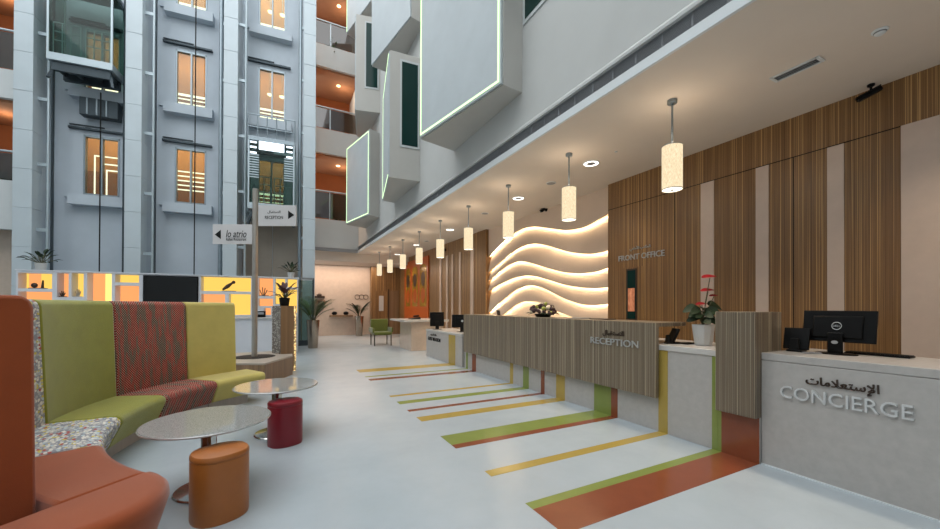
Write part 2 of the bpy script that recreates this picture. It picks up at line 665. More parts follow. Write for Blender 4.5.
def win(n, x0, x1, y0, y1, z0, z1):
    o = struct(B(x0, x1, y0, y1, z0, z1).build('window_%d' % n, 'white', bevel=.005))
    B(x0 - .006, x0 + .01, y0 + .06, y1 - .06, z0 + .06, z1 - .06).build('pane', 'teal', o)


win(1, XF - .02, XF, 3.3, 4.83, 5.92, 8.1)
win(2, XF - .02, XF, 12.7, 13.55, 5.3, 7.6)

# ------------------------------------------------------------------ louvred air grilles along the ceiling edge
g = MB()
GL = .308
g.box(XF - .012, XF - .002, 0, .006, 0, .16).box(XF - .012, XF - .002, GL - .006, GL, 0, .16)
g.box(XF - .012, XF - .002, 0, GL, 0, .012).box(XF - .012, XF - .002, 0, GL, .15, .16)
g.box(XF - .003, XF - .001, .0, GL, .0, .16)
for i in range(9):
    z = .02 + i * .0147
    g.hexa([(XF - .012, .012, z), (XF - .012, GL - .012, z), (XF - .012, GL - .012, z + .004), (XF - .012, .012, z + .004),
            (XF - .002, .012, z + .006), (XF - .002, GL - .012, z + .006), (XF - .002, GL - .012, z + .010), (XF - .002, .012, z + .010)])
gr = g.build('air_grille', 'grey', smooth=False)
tag(gr, 'grey louvred air grille section in the long band above the reception ceiling edge', 'air grille', 'air grilles in the band above the reception')
gr.location = (0, 1.52, 4.102)
for i in range(1, 53):
    c = gr.copy()
    COL.objects.link(c)
    c.location = (0, 1.52 + .31 * i, 4.102)

# ------------------------------------------------------------------ bay boxes on the upper facade


def bay(name_label, plan, z0, z1, led, winspec=None):
    (wn, fn, ff, wf) = [Vector((p[0], p[1], 0)) for p in plan]
    wn.x = wf.x = XF - .001
    t = thing('bay_box', name_label, 'bay window', (fn.x, fn.y, z0), 0, None)
    MB().prism([(p.x, p.y) for p in (wn, fn, ff, wf)], z0, z1).build('body', 'baybody', t, smooth=False)
    d = (ff - fn).normalized()
    out = Vector((-d.y, d.x, 0))
    if out.x > 0:
        out = -out
    L = (ff - fn).length
    # face panel stands off the body; its frame rim holds the light strip
    fp = MB()
    a, b = fn + d * .02, ff - d * .02
    fp.prism([(p.x, p.y) for p in (a, a + out * .035, b + out * .035, b)], z0 + .02, z1 - .02)
    fp.build('face_panel', 'bay', t, bevel=.004)
    if led:
        e = MB()
        w, o0, o1 = .032, .036, .046
        a, b = fn + d * .06, ff - d * .03

        def strip(p, q, za, zb):
            e.hexa([Vector((r.x, r.y, zz)) for r in (p + out * o0, p + out * o1) for zz in (za, zb)][0:0] or
                   [Vector((p.x, p.y, za)) + out * o0, Vector((q.x, q.y, za)) + out * o0, Vector((q.x, q.y, zb)) + out * o0, Vector((p.x, p.y, zb)) + out * o0,
                    Vector((p.x, p.y, za)) + out * o1, Vector((q.x, q.y, za)) + out * o1, Vector((q.x, q.y, zb)) + out * o1, Vector((p.x, p.y, zb)) + out * o1])
        if 'n' in led: strip(a, a + d * w, z0 + .06, z1 - .06)
        if 'f' in led: strip(b - d * w, b, z0 + .06, z1 - .06)
        if 'b' in led: strip(a, b, z0 + .06, z0 + .06 + w)
        if 't' in led: strip(a, b, z1 - .06 - w, z1 - .06)
        ls = e.build('light_strip', 'led', t, smooth=False)
        ls['label'] = 'glowing pale green edge strip'
    if winspec:
        x0, x1, za, zb = winspec
        e = (fn - wn).normalized()
        ny = Vector((-e.y, e.x, 0))
        if ny.y > 0:
            ny = -ny
        pa = wn + e * ((XF - x1) / abs(e.x))
        pb = wn + e * ((XF - x0) / abs(e.x))
        f = MB().prism([(p.x, p.y) for p in (pa, pb, pb + ny * .02, pa + ny * .02)], za, zb).build('side_window', 'white', t, bevel=.004)
        q0, q1 = pa + e * .05, pb - e * .05
        MB().prism([(p.x, p.y) for p in (q0 + ny * .015, q1 + ny * .015, q1 + ny * .024, q0 + ny * .024)], za + .06, zb - .06).build('pane', 'teal', f)
    return t


bay('largest white bay box with glowing pale green edges, nearest above the reception ceiling', [(3.45, 4.87), (3.077, 4.83), (2.613, 7.2), (3.45, 7.4)], 4.89, 8.1, 'nfb')
bay('white bay box seen edge on with tall dark window, left of the largest box', [(3.45, 9.6), (2.64, 9.66), (3.078, 11.95), (3.45, 12.0)], 4.88, 8.22, 'fbt', (2.90, 3.43, 5.72, 8.05))
bay('lowest far white bay box outlined in pale green light on all four edges', [(3.45, 14.05), (3.06, 13.85), (2.60, 15.98), (3.45, 16.35)], 4.84, 8.0, 'nfbt')
bay('plain unlit white bay box hanging above the edge-on box with the dark window', [(3.45, 9.4), (3.11, 9.32), (2.66, 11.82), (3.45, 11.95)], 9.02, 12.6, '')
bay('far white bay box with narrow dark window, directly above the lowest outlined box', [(3.45, 14.0), (2.60, 14.2), (3.08, 16.4), (3.45, 16.45)], 8.75, 12.3, '', (2.90, 3.40, 9.6, 12.1))
bay('topmost far white bay box with one glowing vertical edge beside the brown balcony ceiling', [(3.45, 13.9), (3.05, 13.75), (2.55, 15.85), (3.45, 16.2)], 12.6, 15, 'f')

# ================================================================== LIFT WALL (own frame: s along the wall, t towards the hall)
EU, EN = Vector((.9961, -.0879, 0)), Vector((-.0879, -.9961, 0))
EO = Vector((-7.51, 17.53, 0))
ET = Matrix(((EU.x, EN.x, 0, EO.x), (EU.y, EN.y, 0, EO.y), (0, 0, 1, 0), (0, 0, 0, 1)))


def EM(): return MB(ET)
def EP(s, t, z): return ET @ Vector((s, t, z))


def ehit(px, py, t):
    p = hit(px, py, EN, EN.dot(EO) + t)
    return (p - EO).dot(EU), p.z


LV = (5.27, 8.87, 12.47)
holes = []
for s0 in (1.70, 4.24, 6.9):
    for z in LV:
        holes.append((s0, s0 + .96, z, z + 2.05))
ss = sorted({-3.2, 8.97} | {h[0] for h in holes} | {h[1] for h in holes})
zz = sorted({0, 15} | {h[2] for h in holes} | {h[3] for h in holes})
w = EM()
for a, b in zip(ss, ss[1:]):
    for c, d in zip(zz, zz[1:]):
        if b < .1:
            continue
        if any(abs(h[0] - a) < 1e-6 and abs(h[1] - b) < 1e-6 and abs(h[2] - c) < 1e-6 for h in holes):
            continue
        w.box(max(a, .5), b, -.2, 0, c, d)
struct(w.build('wall_far', 'shaft', smooth=False))
# taupe cladding at the foot of the right-hand shaft
struct(EM().box(6.40, 7.42, 0, .04, 0, 4.75).box(7.44, 8.54, 0, .04, 0, 4.75).build('trim_%d' % k, 'panel', smooth=False)); k += 1
# corridors behind the landing doors
M['corridorlow'] = solid('brown corridor panelling', '#8a5a35', .6, var=.1, vs=3)
M['corridortop'] = solid('tan corridor wall', '#bb8657', .7, var=.06, vs=3)
for i, z in enumerate(LV):
    struct(EM().box(.5, 8.97, -2.0, -1.9, z - .25, z + 1.35).build('wall_corridor' + ('' if i == 0 else '.%03d' % (2 * i)), 'corridorlow'))
    struct(EM().box(.5, 8.97, -2.0, -1.9, z + 1.35, z + 3.35).build('wall_corridor.%03d' % (2 * i + 1), 'corridortop'))
for i, (s_, z, lab) in enumerate(((7.15, LV[1], 'left oval ceiling lamp behind the second right shaft door'), (7.62, LV[1], 'right oval ceiling lamp behind the second right shaft door'),
                              (7.15, LV[2], 'left oval ceiling lamp behind the topmost right shaft door'), (7.62, LV[2], 'right oval ceiling lamp behind the topmost right shaft door'))):
    o = thing('corridor_lamp', lab, 'ceiling lamp', EP(s_, -1.5, z + 1.9), 0, 'oval lamps behind the landing doors')
    EM().lathe((s_, -1.5, z + 1.75), [(.0001, 0), (.09, .01), (.11, .05), (.05, .08)], 18).build('globe', 'warmlamp', o)
    EM().tube([(s_, -1.5, z + 1.83), (s_, -1.5, z + 3.3)], .012, 6).build('cord', 'steel', o)
for i, z in enumerate(LV):
    struct(EM().box(.5, 8.97, -1.9, -.2, z - .25, z - .02).build('floor_corridor' + ('' if i == 0 else '.%03d' % i), 'brownceil'))

# columns clad in metal panels
for i, s0 in enumerate((.55, 3.20, 5.95, 8.56)):
    c = EM()
    for j in range(13):
        z = -.30 + 1.19 * j + .13 * i
        c.box(s0, s0 + .435, .62 if i < 3 else .85, 1.1, max(0, z + .005), z + 1.185)
    o = struct(c.build('column' + ('' if i == 0 else '.%03d' % i), 'clad', smooth=False, bevel=.004))
    EM().box(s0 + .015, s0 + (.42 if i < 3 else .3), .0 if i < 3 else .8, 1.08, 0, 15).build('core', 'shaft', o)

# landing doors
DOORTXT = {0: 'left', 1: 'middle', 2: 'right'}


def landing(s0, z, label, kind):
    h = 2.05
    p0 = EP(s0, 0, z)
    t = thing('landing_door', label, 'elevator door', p0, 0, None)
    f = EM()
    for a, b in ((s0, s0 + .05), (s0 + .455, s0 + .505), (s0 + .91, s0 + .96)):
        f.box(a, b, -.12, .02, z, z + h)
    f.box(s0, s0 + .96, -.12, .02, z, z + .05).box(s0, s0 + .96, -.12, .02, z + h - .07, z + h)
    f.build('frame', 'steel', t, smooth=False)
    for a in (s0 + .05, s0 + .505):
        EM().box(a, a + .405, -.06, -.045, z + .05, z + h - .07).build('glass_pane', 'glass', t, smooth=False)
    EM().box(s0 - .28, s0 + 1.2, 0, .3, z - .40, z - .06).box(s0 - .46, s0 - .28, 0, .08, z - .14, z - .06).build('sill_ledge', 'shaft', t, smooth=False)
    EM().box(s0 - .36, s0 + 1.15, .0, .12, z + h + .14, z + h + .20).box(s0 - .36, s0 + .55, .0, .05, z + h + .28, z + h + .31).build('header_track', 'darksteel', t, smooth=False)
    sl = EM()
    if kind == 'h':
        for j in range(5):
            sl.box(s0 - .3, s0 + 1.25, -1.2, -1.17, z + .1 + .17 * j, z + .135 + .17 * j)
        sl.box(s0 - .3, s0 + 1.25, -1.2, -1.17, z + .92, z + 1.0)
    elif kind == 't':
        for j in range(5):
            sl.box(s0 - .3, s0 + 1.25, -1.2, -1.17, z + .78 + .18 * j, z + .82 + .18 * j)
    else:
        for j, (q, hh) in enumerate(((-.22, 1.75), (.0, 1.45), (.2, 1.2))):
            sl.box(s0 + q, s0 + q + .035, -1.2 + .1 * j, -1.17 + .1 * j, z + .1, z + hh)
            sl.box(s0 + q, s0 + 1.1, -1.2 + .1 * j, -1.17 + .1 * j, z + hh - .04, z + hh)
    sl.build('lit_slat', 'warmslat', t, smooth=False)
    return t


landing(1.70, LV[0], 'lowest glass landing door of the left lift shaft with lit nested frames behind', 'v')
landing(1.70, LV[1], 'glass landing door seen through the raised glass lift car at upper left', 'h')
landing(4.24, LV[0], 'lowest glass landing door in the middle lift shaft, left of the pointing signs', 't')
landing(4.24, LV[1], 'second glass landing door up in the middle lift shaft with lit slats', 'h')
landing(4.24, LV[2], 'topmost glass landing door in the middle lift shaft, cut by the picture top', 'h')
landing(6.9, LV[0], 'glass landing door behind the lower lift car with white lamps', 'h')
landing(6.9, LV[1], 'second glass landing door in the right lift shaft above the white lift lamps', 'h')
landing(6.9, LV[2], 'topmost glass landing door in the right lift shaft beside the brown balcony', 'h')


# guide rails with their brackets
def guide(s, t, label, r, mat, side, ph=0, bt=None):
    o = thing('guide_rail', label, 'guide rail', EP(s, t, 0), 0, None)
    EM().tube([(s, t, 0.02), (s, t, 14.8)], r, 10).build('rail', mat, o)
    EM().box(s - .05 * side, s - .01 * side, t - .32, t - .24, .02, 14.8).build('back_rail', 'darksteel', o, smooth=False)
    for j in range(7):
        z = 1.2 + ph + 2.05 * j
        EM().box(min(s, s - side * .24), max(s, s - side * .24), t - .03, t + .03, z - .05, z + .05).build('bracket', 'rail', o, smooth=False)
    return o


guide(1.22, .85, 'pale lift guide rail pipe just right of the leftmost clad column', .035, 'rail', 1, .6)
guide(3.09, .8, 'dark lift guide rail on the left side of the second clad column', .05, 'darksteel', -1, .2)
guide(3.87, .85, 'lift guide rail just right of the second clad column from the left', .035, 'rail', 1, .0)
guide(5.82, .8, 'thick blue grey lift pipe left of the third clad column', .07, 'steel', -1, .3)
guide(6.6, .85, 'lift guide rail just right of the third clad column from the left', .04, 'rail', 1, .4)
guide(8.44, .8, 'thick lift pipe against the rightmost clad column', .065, 'steel', -1, .9)
for s, z1, lab in ((2.36, 8.6, 'dark hoist cable hanging under the raised glass lift car'), (4.98, 14.5, 'dark hoist cable hanging past the middle landing doors')):
    tag(EM().tube([(s, .55, .02), (s, .55, z1)], .018, 6).build('hoist_cable', 'blackmatte'), lab, 'cable')
cw = thing('counterweight', 'dark grey lift counterweight block under the raised glass car', 'counterweight', EP(2.2, .25, 7.85))
EM().box(1.75, 2.75, .1, .4, 7.85, 8.44).build('weight_stack', 'darksteel', cw, bevel=.01)
for s in (1.95, 2.2, 2.45):
    EM().box(s - .02, s + .02, .4, .42, 7.88, 8.42).build('strap', 'steel', cw, smooth=False)


def lift(label, s0, s1, t0, t1, z, h, lit):
    o = thing('lift_car', label, 'elevator', EP((s0 + s1) / 2, (t0 + t1) / 2, z))
    EM().box(s0, s1, t0, t1, z - .05, z + .18).build('floor_slab', 'rail', o, bevel=.01)
    u = EM()
    u.box(s0 + .08, s1 - .08, t1 - .2, t1 - .08, z - .32, z - .05).box(s0 + .08, s1 - .08, t0 + .08, t0 + .2, z - .32, z - .05)
    for q in (.1, .35, .65, .9):
        s = s0 + (s1 - s0) * q
        u.box(s - .04, s + .04, t0 + .1, t1 - .1, z - .22, z - .05)
    u.bar((s0 + .15, t1 - .2, z - .06), (s0 + .02, t1 - .05, z - .6), .07).bar((s1 - .15, t1 - .2, z - .06), (s1 - .02, t1 - .05, z - .6), .07)
    u.build('under_frame', 'darksteel', o, smooth=False)
    for s, t in ((s0 + .03, t1 - .03), (s1 - .03, t1 - .03), (s0 + .03, t0 + .03), (s1 - .03, t0 + .03)):
        EM().box(s - .025, s + .025, t - .025, t + .025, z + .18, z + h).build('corner_post', 'rail', o, smooth=False)
    EM().box(s0 + .05, s1 - .05, t1 - .035, t1 - .025, z + .2, z + h - .05).build('glass_front', 'carglass', o, smooth=False)
    for s in (s0 + .02, s1 - .03):
        EM().box(s, s + .01, t0 + .06, t1 - .06, z + .2, z + h - .05).build('glass_side', 'carglass', o, smooth=False)
    r = EM()
    for za in (.45, .72, 1.0):
        r.tube([(s0 + .12, t1 - .12, z + .18 + za), (s0 + (s1 - s0) * .47, t1 - .12, z + .18 + za)], .018, 6)
        r.tube([(s0 + (s1 - s0) * .55, t1 - .12, z + .18 + za), (s1 - .12, t1 - .12, z + .18 + za)], .018, 6)
    for q in (.07, .2, .33, .47, .55, .68, .8, .93):
        s = s0 + (s1 - s0) * q
        r.tube([(s, t1 - .12, z + .18), (s, t1 - .12, z + 1.18)], .018, 6)
    r.build('handrail', 'rail', o)
    EM().box(s0, s1, t0, t1, z + h, z + h + .15).build('roof', 'steel', o, bevel=.01)
    if lit:
        EM().box(s0 + .36, s1 - .36, t1 + .0, t1 + .03, z + h - .32, z + h - .02).build('lamp_panel', 'coldlamp', o, smooth=False)
        for s in (s0 + .18, s1 - .18):
            for q in (.06, .24, .44):
                EM().box(s - .1, s + .1, t1 - .01, t1 + .03, z + h - q - .05, z + h - q).build('side_lamp', 'coldlamp', o, smooth=False)
        for sa, sb in ((s0 + .05, s0 + .36), (s1 - .36, s1 - .05)):
            c = EM()
            for j in range(10):
                c.box(sa, sb, t1 - .02, t1, z + h - .55 - .09 * j, z + h - .51 - .09 * j)
            c.build('louvre', 'rail', o, smooth=False)
        c = EM()
        for j in range(6):
            s = s0 + (s1 - s0) * j / 5
            c.tube([(s, t1 - .05, z + h + .15), (s, t1 - .05, z + h + .95)], .02, 6)
        for za in (.5, .95):
            c.tube([(s0, t1 - .05, z + h + za), (s1, t1 - .05, z + h + za)], .02, 6)
        c.build('roof_railing', 'steel', o)
    return o


lift('raised glass lift car with railings and open metal underside at upper left', 1.37, 2.95, .42, 1.3, 9.1, 2.5, False)
lift('lower glass lift car with white lamps and roof railing behind the reception sign', 6.74, 8.28, .42, 1.3, 5.06, 2.45, True)


# ------------------------------------------------------------------ balconies
def balcony(label, T, s0, s1, tf, zb, zp, zr, depth, zt, rs=None):
    """parapet zb..zp, glass and rail to zr; T is the frame, tf the front face, back wall depth behind"""
    o = thing('balcony', label, 'balcony', T @ Vector((s0, tf, zb)))
    f = lambda: MB(T)
    f().box(s0, s1, tf - .15, tf, zb, zp).build('parapet', 'white', o, bevel=.006)
    f().box(s0, s1, tf - depth, tf - .15, zp - .75, zp - .55).build('walkway', 'brownceil', o, smooth=False)
    f().box(s0, s1, tf - depth - .1, tf - depth, zp - .6, zt).build('rear_wall', 'brownwall', o, smooth=False)
    f().box(s0, s1, tf - depth, tf - .15, zt - .08, zt).build('soffit', 'brownceil', o, smooth=False)
    g = f().tube([(s0, tf - .06, zr), (s1, tf - .06, zr)], .035, 8).build('handrail', 'rail', o)
    n = max(2, int((s1 - s0) / .9) + 1)
    for i in range(n):
        s = s0 + .05 + (s1 - s0 - .1) * i / (n - 1)
        f().box(s - .02, s + .02, tf - .08, tf - .04, zp, zr).build('rail_post', 'rail', o, smooth=False)
    f().box(s0 + .05, s1 - .05, tf - .065, tf - .055, zp + .05, zr - .06).build('glass_panel', 'darkglass', o, smooth=False)
    f().lathe(((s0 + s1) / 2 + .5, tf - 1.1, zt - .1), [(.09, 0), (.09, .02)], 16).build('downlight', 'warmlamp', o)
    return o


RT_ = Matrix(((1, 0, 0, 0), (0, -1, 0, 18.0), (0, 0, 1, 0), (0, 0, 0, 1)))
x0, x1 = .9, 3.45
balcony('lowest brown lined balcony right of the lift columns, above the lobby opening', RT_, x0, x1, 0, 4.0, 5.42, 6.7, 2.6, 8.4)
balcony('second brown lined balcony up, right of the lift columns', RT_, x0, x1, 0, 8.4, 9.5, 10.5, 2.6, 12.3)
balcony('topmost brown lined balcony with tall plant right of the lift columns', RT_, x0, x1, 0, 12.3, 13.3, 14.4, 2.6, 16.2)
struct(B(.9, 3.45, 17.96, 18.03, 3.99, 4.14).build('trim_%d' % k, 'grey', bevel=.004)); k += 1
balcony('upper orange lined balcony at the far left edge beside the clad column', ET, -3.2, .54, .9, 7.8, 8.68, 9.9, 2.2, 11.6)
balcony('lower orange lined balcony with planted railing at the far left edge', ET, -3.2, .54, .9, 3.8, 5.3, 6.2, 2.2, 7.8)
struct(EM().box(-3.2, .5, .0, .1, 0, 4.5).build('wall_left.001', 'peach')); 


def bushy(label, loc, n, r, h, mat, name='balcony_plant', cat='plant', group=None):
    o = thing(name, label, cat, loc, 0, group)
    rnd = random.Random(hash(label) % 1000 if False else len(label) * 7 + n)
    f = MB()
    for i in range(n):
        a = rnd.uniform(0, 2 * pi)
        el = rnd.uniform(.3, 1.3)
        b = Vector(loc) + Vector((cos(a) * r * .3, sin(a) * r * .3, rnd.uniform(.1, .6) * h))
        f.leaf(b, (cos(a) * cos(el), sin(a) * cos(el), sin(el)), (0, 0, 1), rnd.uniform(.6, 1) * r * 1.1, r * .25, .6, 4)
    f.build('foliage', mat, o, recalc=False)
    MB().tube([Vector(loc), Vector(loc) + Vector((0, 0, h * .6))], .02, 6).build('stem', 'stem', o)
    return o


bushy('dark green plant standing behind the topmost balcony railing', (2.35, 18.5, 12.75), 50, .5, 1.7, 'leaf2')
bushy('dark green plant standing behind the lowest balcony railing', (2.55, 18.5, 4.87), 50, .42, 1.5, 'leaf')
bushy('small dark plant at the foot of the second balcony railing', (2.9, 18.6, 8.97), 30, .3, 1.0, 'leaf')
bushy('dark planting behind the railing of the lower far left balcony', tuple(EP(-.15, .3, 4.8)), 80, .4, 1.2, 'leaf')

# ================================================================== WAVE WALL
WAVES = [
    [(486.5, 259.5), (490.2, 255.5), (497, 248), (509, 236.8), (520.9, 229), (534.5, 226.6), (548, 228.3), (565, 230), (582, 227.4), (595.7, 220.6), (607.7, 213.8)],
    [(487.5, 272.6), (493.6, 267.4), (503.8, 259), (514, 250.4), (524.3, 245.3), (536.2, 243.6), (548, 245.8), (565, 251), (582, 253.8), (595.7, 253.3), (607.7, 250.4)],
    [(488.5, 281), (495, 275.3), (505.5, 266.6), (517.4, 261.5), (527.7, 262.3), (548, 268.3), (565, 272.6), (582, 273.4), (595.7, 271.4), (607.7, 267.4)],
    [(489, 290.5), (496, 286), (505, 281.5), (515, 277.7), (527, 275.8), (540, 277.5), (557.5, 282.8), (570, 286), (582.5, 287.8), (595, 288.3), (607.5, 287.3)],
    [(490, 312), (498, 304), (506, 297), (515, 290), (530, 285.3), (545, 289), (565, 299), (582.5, 304.5), (595, 305.3), (607.5, 304)],
    [(499, 318), (505, 313), (515, 305), (525, 301.5), (540, 302.8), (555, 310), (570, 316.5), (585, 321), (607.5, 324)],
]
XB = 6.13


def wave_curve(pts):
    q = sorted((at_x(x, y, XB).y, at_x(x, y, XB).z) for x, y in pts)

    def f(y):
        y = min(max(y, q[0][0]), q[-1][0])
        for i in range(len(q) - 1):
            if q[i][0] <= y <= q[i + 1][0]:
                # catmull-rom
                p0 = q[max(i - 1, 0)]; p1 = q[i]; p2 = q[i + 1]; p3 = q[min(i + 2, len(q) - 1)]
                t = (y - p1[0]) / (p2[0] - p1[0])
                m1 = (p2[1] - p0[1]) / (p2[0] - p0[0]) * (p2[0] - p1[0])
                m2 = (p3[1] - p1[1]) / (p3[0] - p1[0]) * (p2[0] - p1[0])
                return ((2 * t**3 - 3 * t**2 + 1) * p1[1] + (t**3 - 2 * t**2 + t) * m1 + (-2 * t**3 + 3 * t**2) * p2[1] + (t**3 - t**2) * m2)
        return q[-1][1]
    return f


WF = [lambda y: ZC - .002] + [wave_curve(p) for p in WAVES] + [lambda y: .0]
ww = thing('wave_panel', 'cream wavy wall panel with glowing coves behind the reception desk', 'wall panel', (6.2, 7.7, .0))
NY = 48
ys = [Y1 + .002 + (Y2 - Y1 - .004) * i / NY for i in range(NY + 1)]
for b in range(len(WF) - 1):
    m = MB()
    vs = []
    for y in ys:
        zt, zb = WF[b](y), WF[b + 1](y)
        top = 0 if b == 0 else .07
        xt = XB if b == 0 else XB + .15
        # front face, lip, back return
        vs += [(xt, y, zt + top), (xt - (xt - XB) * .55, y, zt + top - (zt + top - zb) * .35), (XB, y, zb + .02), (XB, y, zb), (XB + .03, y, zb), (XB + .05, y, zb + .05)]
    fs = []
    for i in range(NY):
        for j in range(5):
            fs.append((i * 6 + j, i * 6 + j + 1, (i + 1) * 6 + j + 1, (i + 1) * 6 + j))
    m.add(vs, fs).build('band', 'wavepaint', ww, recalc=False)
    if 0 < b + 1 < len(WF) - 1:
        l = MB()
        vs = []
        for y in ys:
            z = WF[b + 1](y)
            vs += [(XB + .055, y, z + .035), (XB + .075, y, z + .035), (XB + .075, y, z + .045), (XB + .055, y, z + .045)]
        fs = []
        for i in range(NY):
            for j in range(4):
                fs.append((i * 4 + j, i * 4 + (j + 1) % 4, (i + 1) * 4 + (j + 1) % 4, (i + 1) * 4 + j))
        l.add(vs, fs).build('cove_strip', 'cove', ww, smooth=False)

# ================================================================== COUNTERS
RD = (0, -1, 0)   # reading direction along the counter fronts, as seen from the hall
UPV = (0, 0, 1)
# --- concierge desk
t = thing('concierge_desk', 'white stone concierge desk with raised lettering, nearest on the right', 'counter', (4.5, .9, 0))
B(4.15, 4.95, -1.5, 1.905, 0, .996).build('body', 'stone', t, bevel=.004)
B(4.15, 5.05, -1.5, 1.905, 1.0, 1.068).build('worktop', 'stone', t, bevel=.005)
B(4.142, 4.15, -1.5, 1.905, 0, .012).build('base_highlight', 'trimwhite', t)  # white strip paints in the highlight along the desk foot
lettering('lettering', 'CONCIERGE', (4.15, 1.748, .676), RD, UPV, .815, .110, .02, 'letter', t, 'large pale capital letters')
lettering('lettering', arabic('الإستعلامات'), (4.15, 1.562, .805), RD, UPV, .452, .098, .014, 'bronze', t, 'dark bronze letters', bold=.012)
# --- reception desk
t = thing('reception_desk', 'long stone reception desk fronted by a hanging striped wood panel', 'counter', (4.4, 5, 0))
bd = MB().box(XC, 4.9, 2.285, 8.2, 0, .985)
bd.box(XC, 4.52, 1.907, 2.285, 0, .44)
bd.build('base', 'stone', t, bevel=.003)
B(XC - .012, 5.0, 2.285, 8.2, .985, 1.05).build('worktop', 'slab', t, bevel=.004)
B(4.035, 4.095, 2.95, 8.09, .412, 1.312).build('front_panel', 'woodgrey', t, bevel=.003)
B(4.095, 4.62, 2.95, 8.09, 1.265, 1.312).build('ledge', 'woodgrey', t, bevel=.003)
for y in (3.2, 5.5, 7.9):
    B(4.3, 4.34, y, y + .3, 1.05, 1.265).build('bracket', 'woodplain', t, smooth=False)
for y0, y1, m, z1 in ((1.908, 2.25, 'orange_tile', .44), (2.25, 2.284, 'green_tile', .44), (2.286, 2.345, 'green_tile', .984), (2.85, 2.97, 'yellow_tile', .984),
                      (3.58, 3.69, 'orange_tile', .984), (3.69, 4.0, 'green_tile', .984), (4.62, 4.83, 'yellow_tile', .984), (5.13, 5.23, 'orange_tile', .984),
                      (5.58, 5.76, 'green_tile', .984), (6.09, 6.2, 'yellow_tile', .984), (7.61, 7.8, 'orange_tile', .984), (8.02, 8.12, 'green_tile', .984)):
    s = B(XC - .003, XC + .001, y0, y1, .0, z1).build('colour_strip', m, t, smooth=False)
    s['label'] = m.split('_')[0] + ' vertical strip'
lettering('lettering', 'RECEPTION', (4.035, 3.98, .985), RD, UPV, .80, .088, .014, 'silver', t, 'pale capital letters')
lettering('lettering', arabic('الاستقبال'), (4.035, 3.76, 1.10), RD, UPV, .36, .085, .012, 'bronze', t, 'dark bronze letters', bold=.01)
# --- wood block between the two desks
tag(B(4.045, 4.542, 1.907, 2.27, .441, 1.456).build('wood_block', 'woodgrey', bevel=.003), 'striped wood block standing between the concierge desk and the reception desk', 'divider')
# --- guest relation counter
t = thing('guest_counter', 'low white stone counter with one yellow strip beyond the reception desk', 'counter', (4.4, 9.4, 0))
B(4.08, 4.9, 8.26, 10.72, 0, .76).build('body', 'stone', t, bevel=.003)
B(4.07, 4.95, 8.26, 10.72, .765, .82).build('worktop', 'slab', t, bevel=.003)
B(4.077, 4.081, 8.65, 9.06, 0, .76).build('colour_strip', 'yellow_tile', t, smooth=False)
lettering('lettering', 'GUEST RELATION', (4.08, 10.55, .50), RD, UPV, .93, .10, .012, 'blackmatte', t, 'black capital letters')
lettering('lettering', arabic('علاقات الضيوف'), (4.08, 10.35, .635), RD, UPV, .45, .08, .012, 'bronze', t, 'small dark letters')
# --- far desk
t = thing('far_desk', 'white desk with thick overhanging top, farthest along the counter line', 'desk', (4.5, 12.6, 0))
B(4.05, 5.2, 12.05, 13.3, 0, .98).build('body', 'peach', t, bevel=.004)
B(3.75, 5.35, 11.85, 13.6, .98, 1.05).build('worktop', 'slab', t, bevel=.004)

# ================================================================== THINGS ON THE COUNTERS


def tilt_frame(c, rz, tilt):
    """local frame: x along the screen, y out of its back (towards the hall), z up the screen"""
    return Matrix.Translation(Vector(c)) @ Matrix.Rotation(rz, 4, 'Z') @ Matrix.Rotation(tilt, 4, 'X')


# concierge monitor (its back towards the hall): back faces -X, so local y = -X
def monitor(label, c, z, wid, hei, rz, tilt, standh, mark):
    o = thing('monitor', label, 'monitor', (c[0], c[1], z), 0)
    T = tilt_frame((c[0], c[1], z + standh), rz, tilt)
    MB(T).box(-wid / 2, wid / 2, -.012, .012, 0, hei).build('display_shell', 'black', o, bevel=.006)
    MB(T).box(-wid / 2 + .012, wid / 2 - .012, -.0135, -.0115, .012, hei - .012).build('screen', 'screen', o, smooth=False)
    MB(T).box(-wid * .34, wid * .34, .012, .03, hei * .12, hei * .82).build('back_housing', 'black', o, bevel=.012)
    T2 = tilt_frame((c[0], c[1], z), rz, 0)
    MB(T2).box(-.055, .055, .03, .05, .01, standh + hei * .3).build('neck', 'black', o, bevel=.006)
    MB(T2).lathe((0, .02, 0), [(.13, 0), (.13, .008), (.1, .014)], 28, 1.15, .8).build('stand_base', 'black', o)
    if mark == 'ring':
        r = MB(T @ Matrix.Translation((-.0, .031, hei * .5)) @ Matrix.Rotation(-pi / 2, 4, 'X'))
        pr = [(.034 + .003 * cos(a), .003 * sin(a)) for a in [2 * pi * i / 8 for i in range(9)]]
        r.lathe((0, 0, 0), pr, 28, caps=False).build('emblem_ring', 'silver', o)
        xd = (T.to_3x3() @ Vector((-1, 0, 0)))
        zd = (T.to_3x3() @ Vector((0, 0, 1)))
        lettering('emblem_lettering', 'DELL', T @ Vector((.026, .031, hei * .5 - .009)), xd, zd, .052, .018, .002, 'silver', o)
        e = MB(T2 @ Matrix.Translation((0, .052, standh - .0)) @ Matrix.Rotation(-pi / 2, 4, 'X'))
        e.lathe((0, 0, 0), [(.02, -.003), (.02, .002)], 18, 1.2, .8).build('cable_hole', 'silver', o)
    elif mark == 'dot':
        MB(T @ Matrix.Translation((0, .031, hei * .5)) @ Matrix.Rotation(-pi / 2, 4, 'X')).lathe((0, 0, 0), [(.03, -.002), (.03, .003)], 14).build('emblem', 'silver', o)
    return o


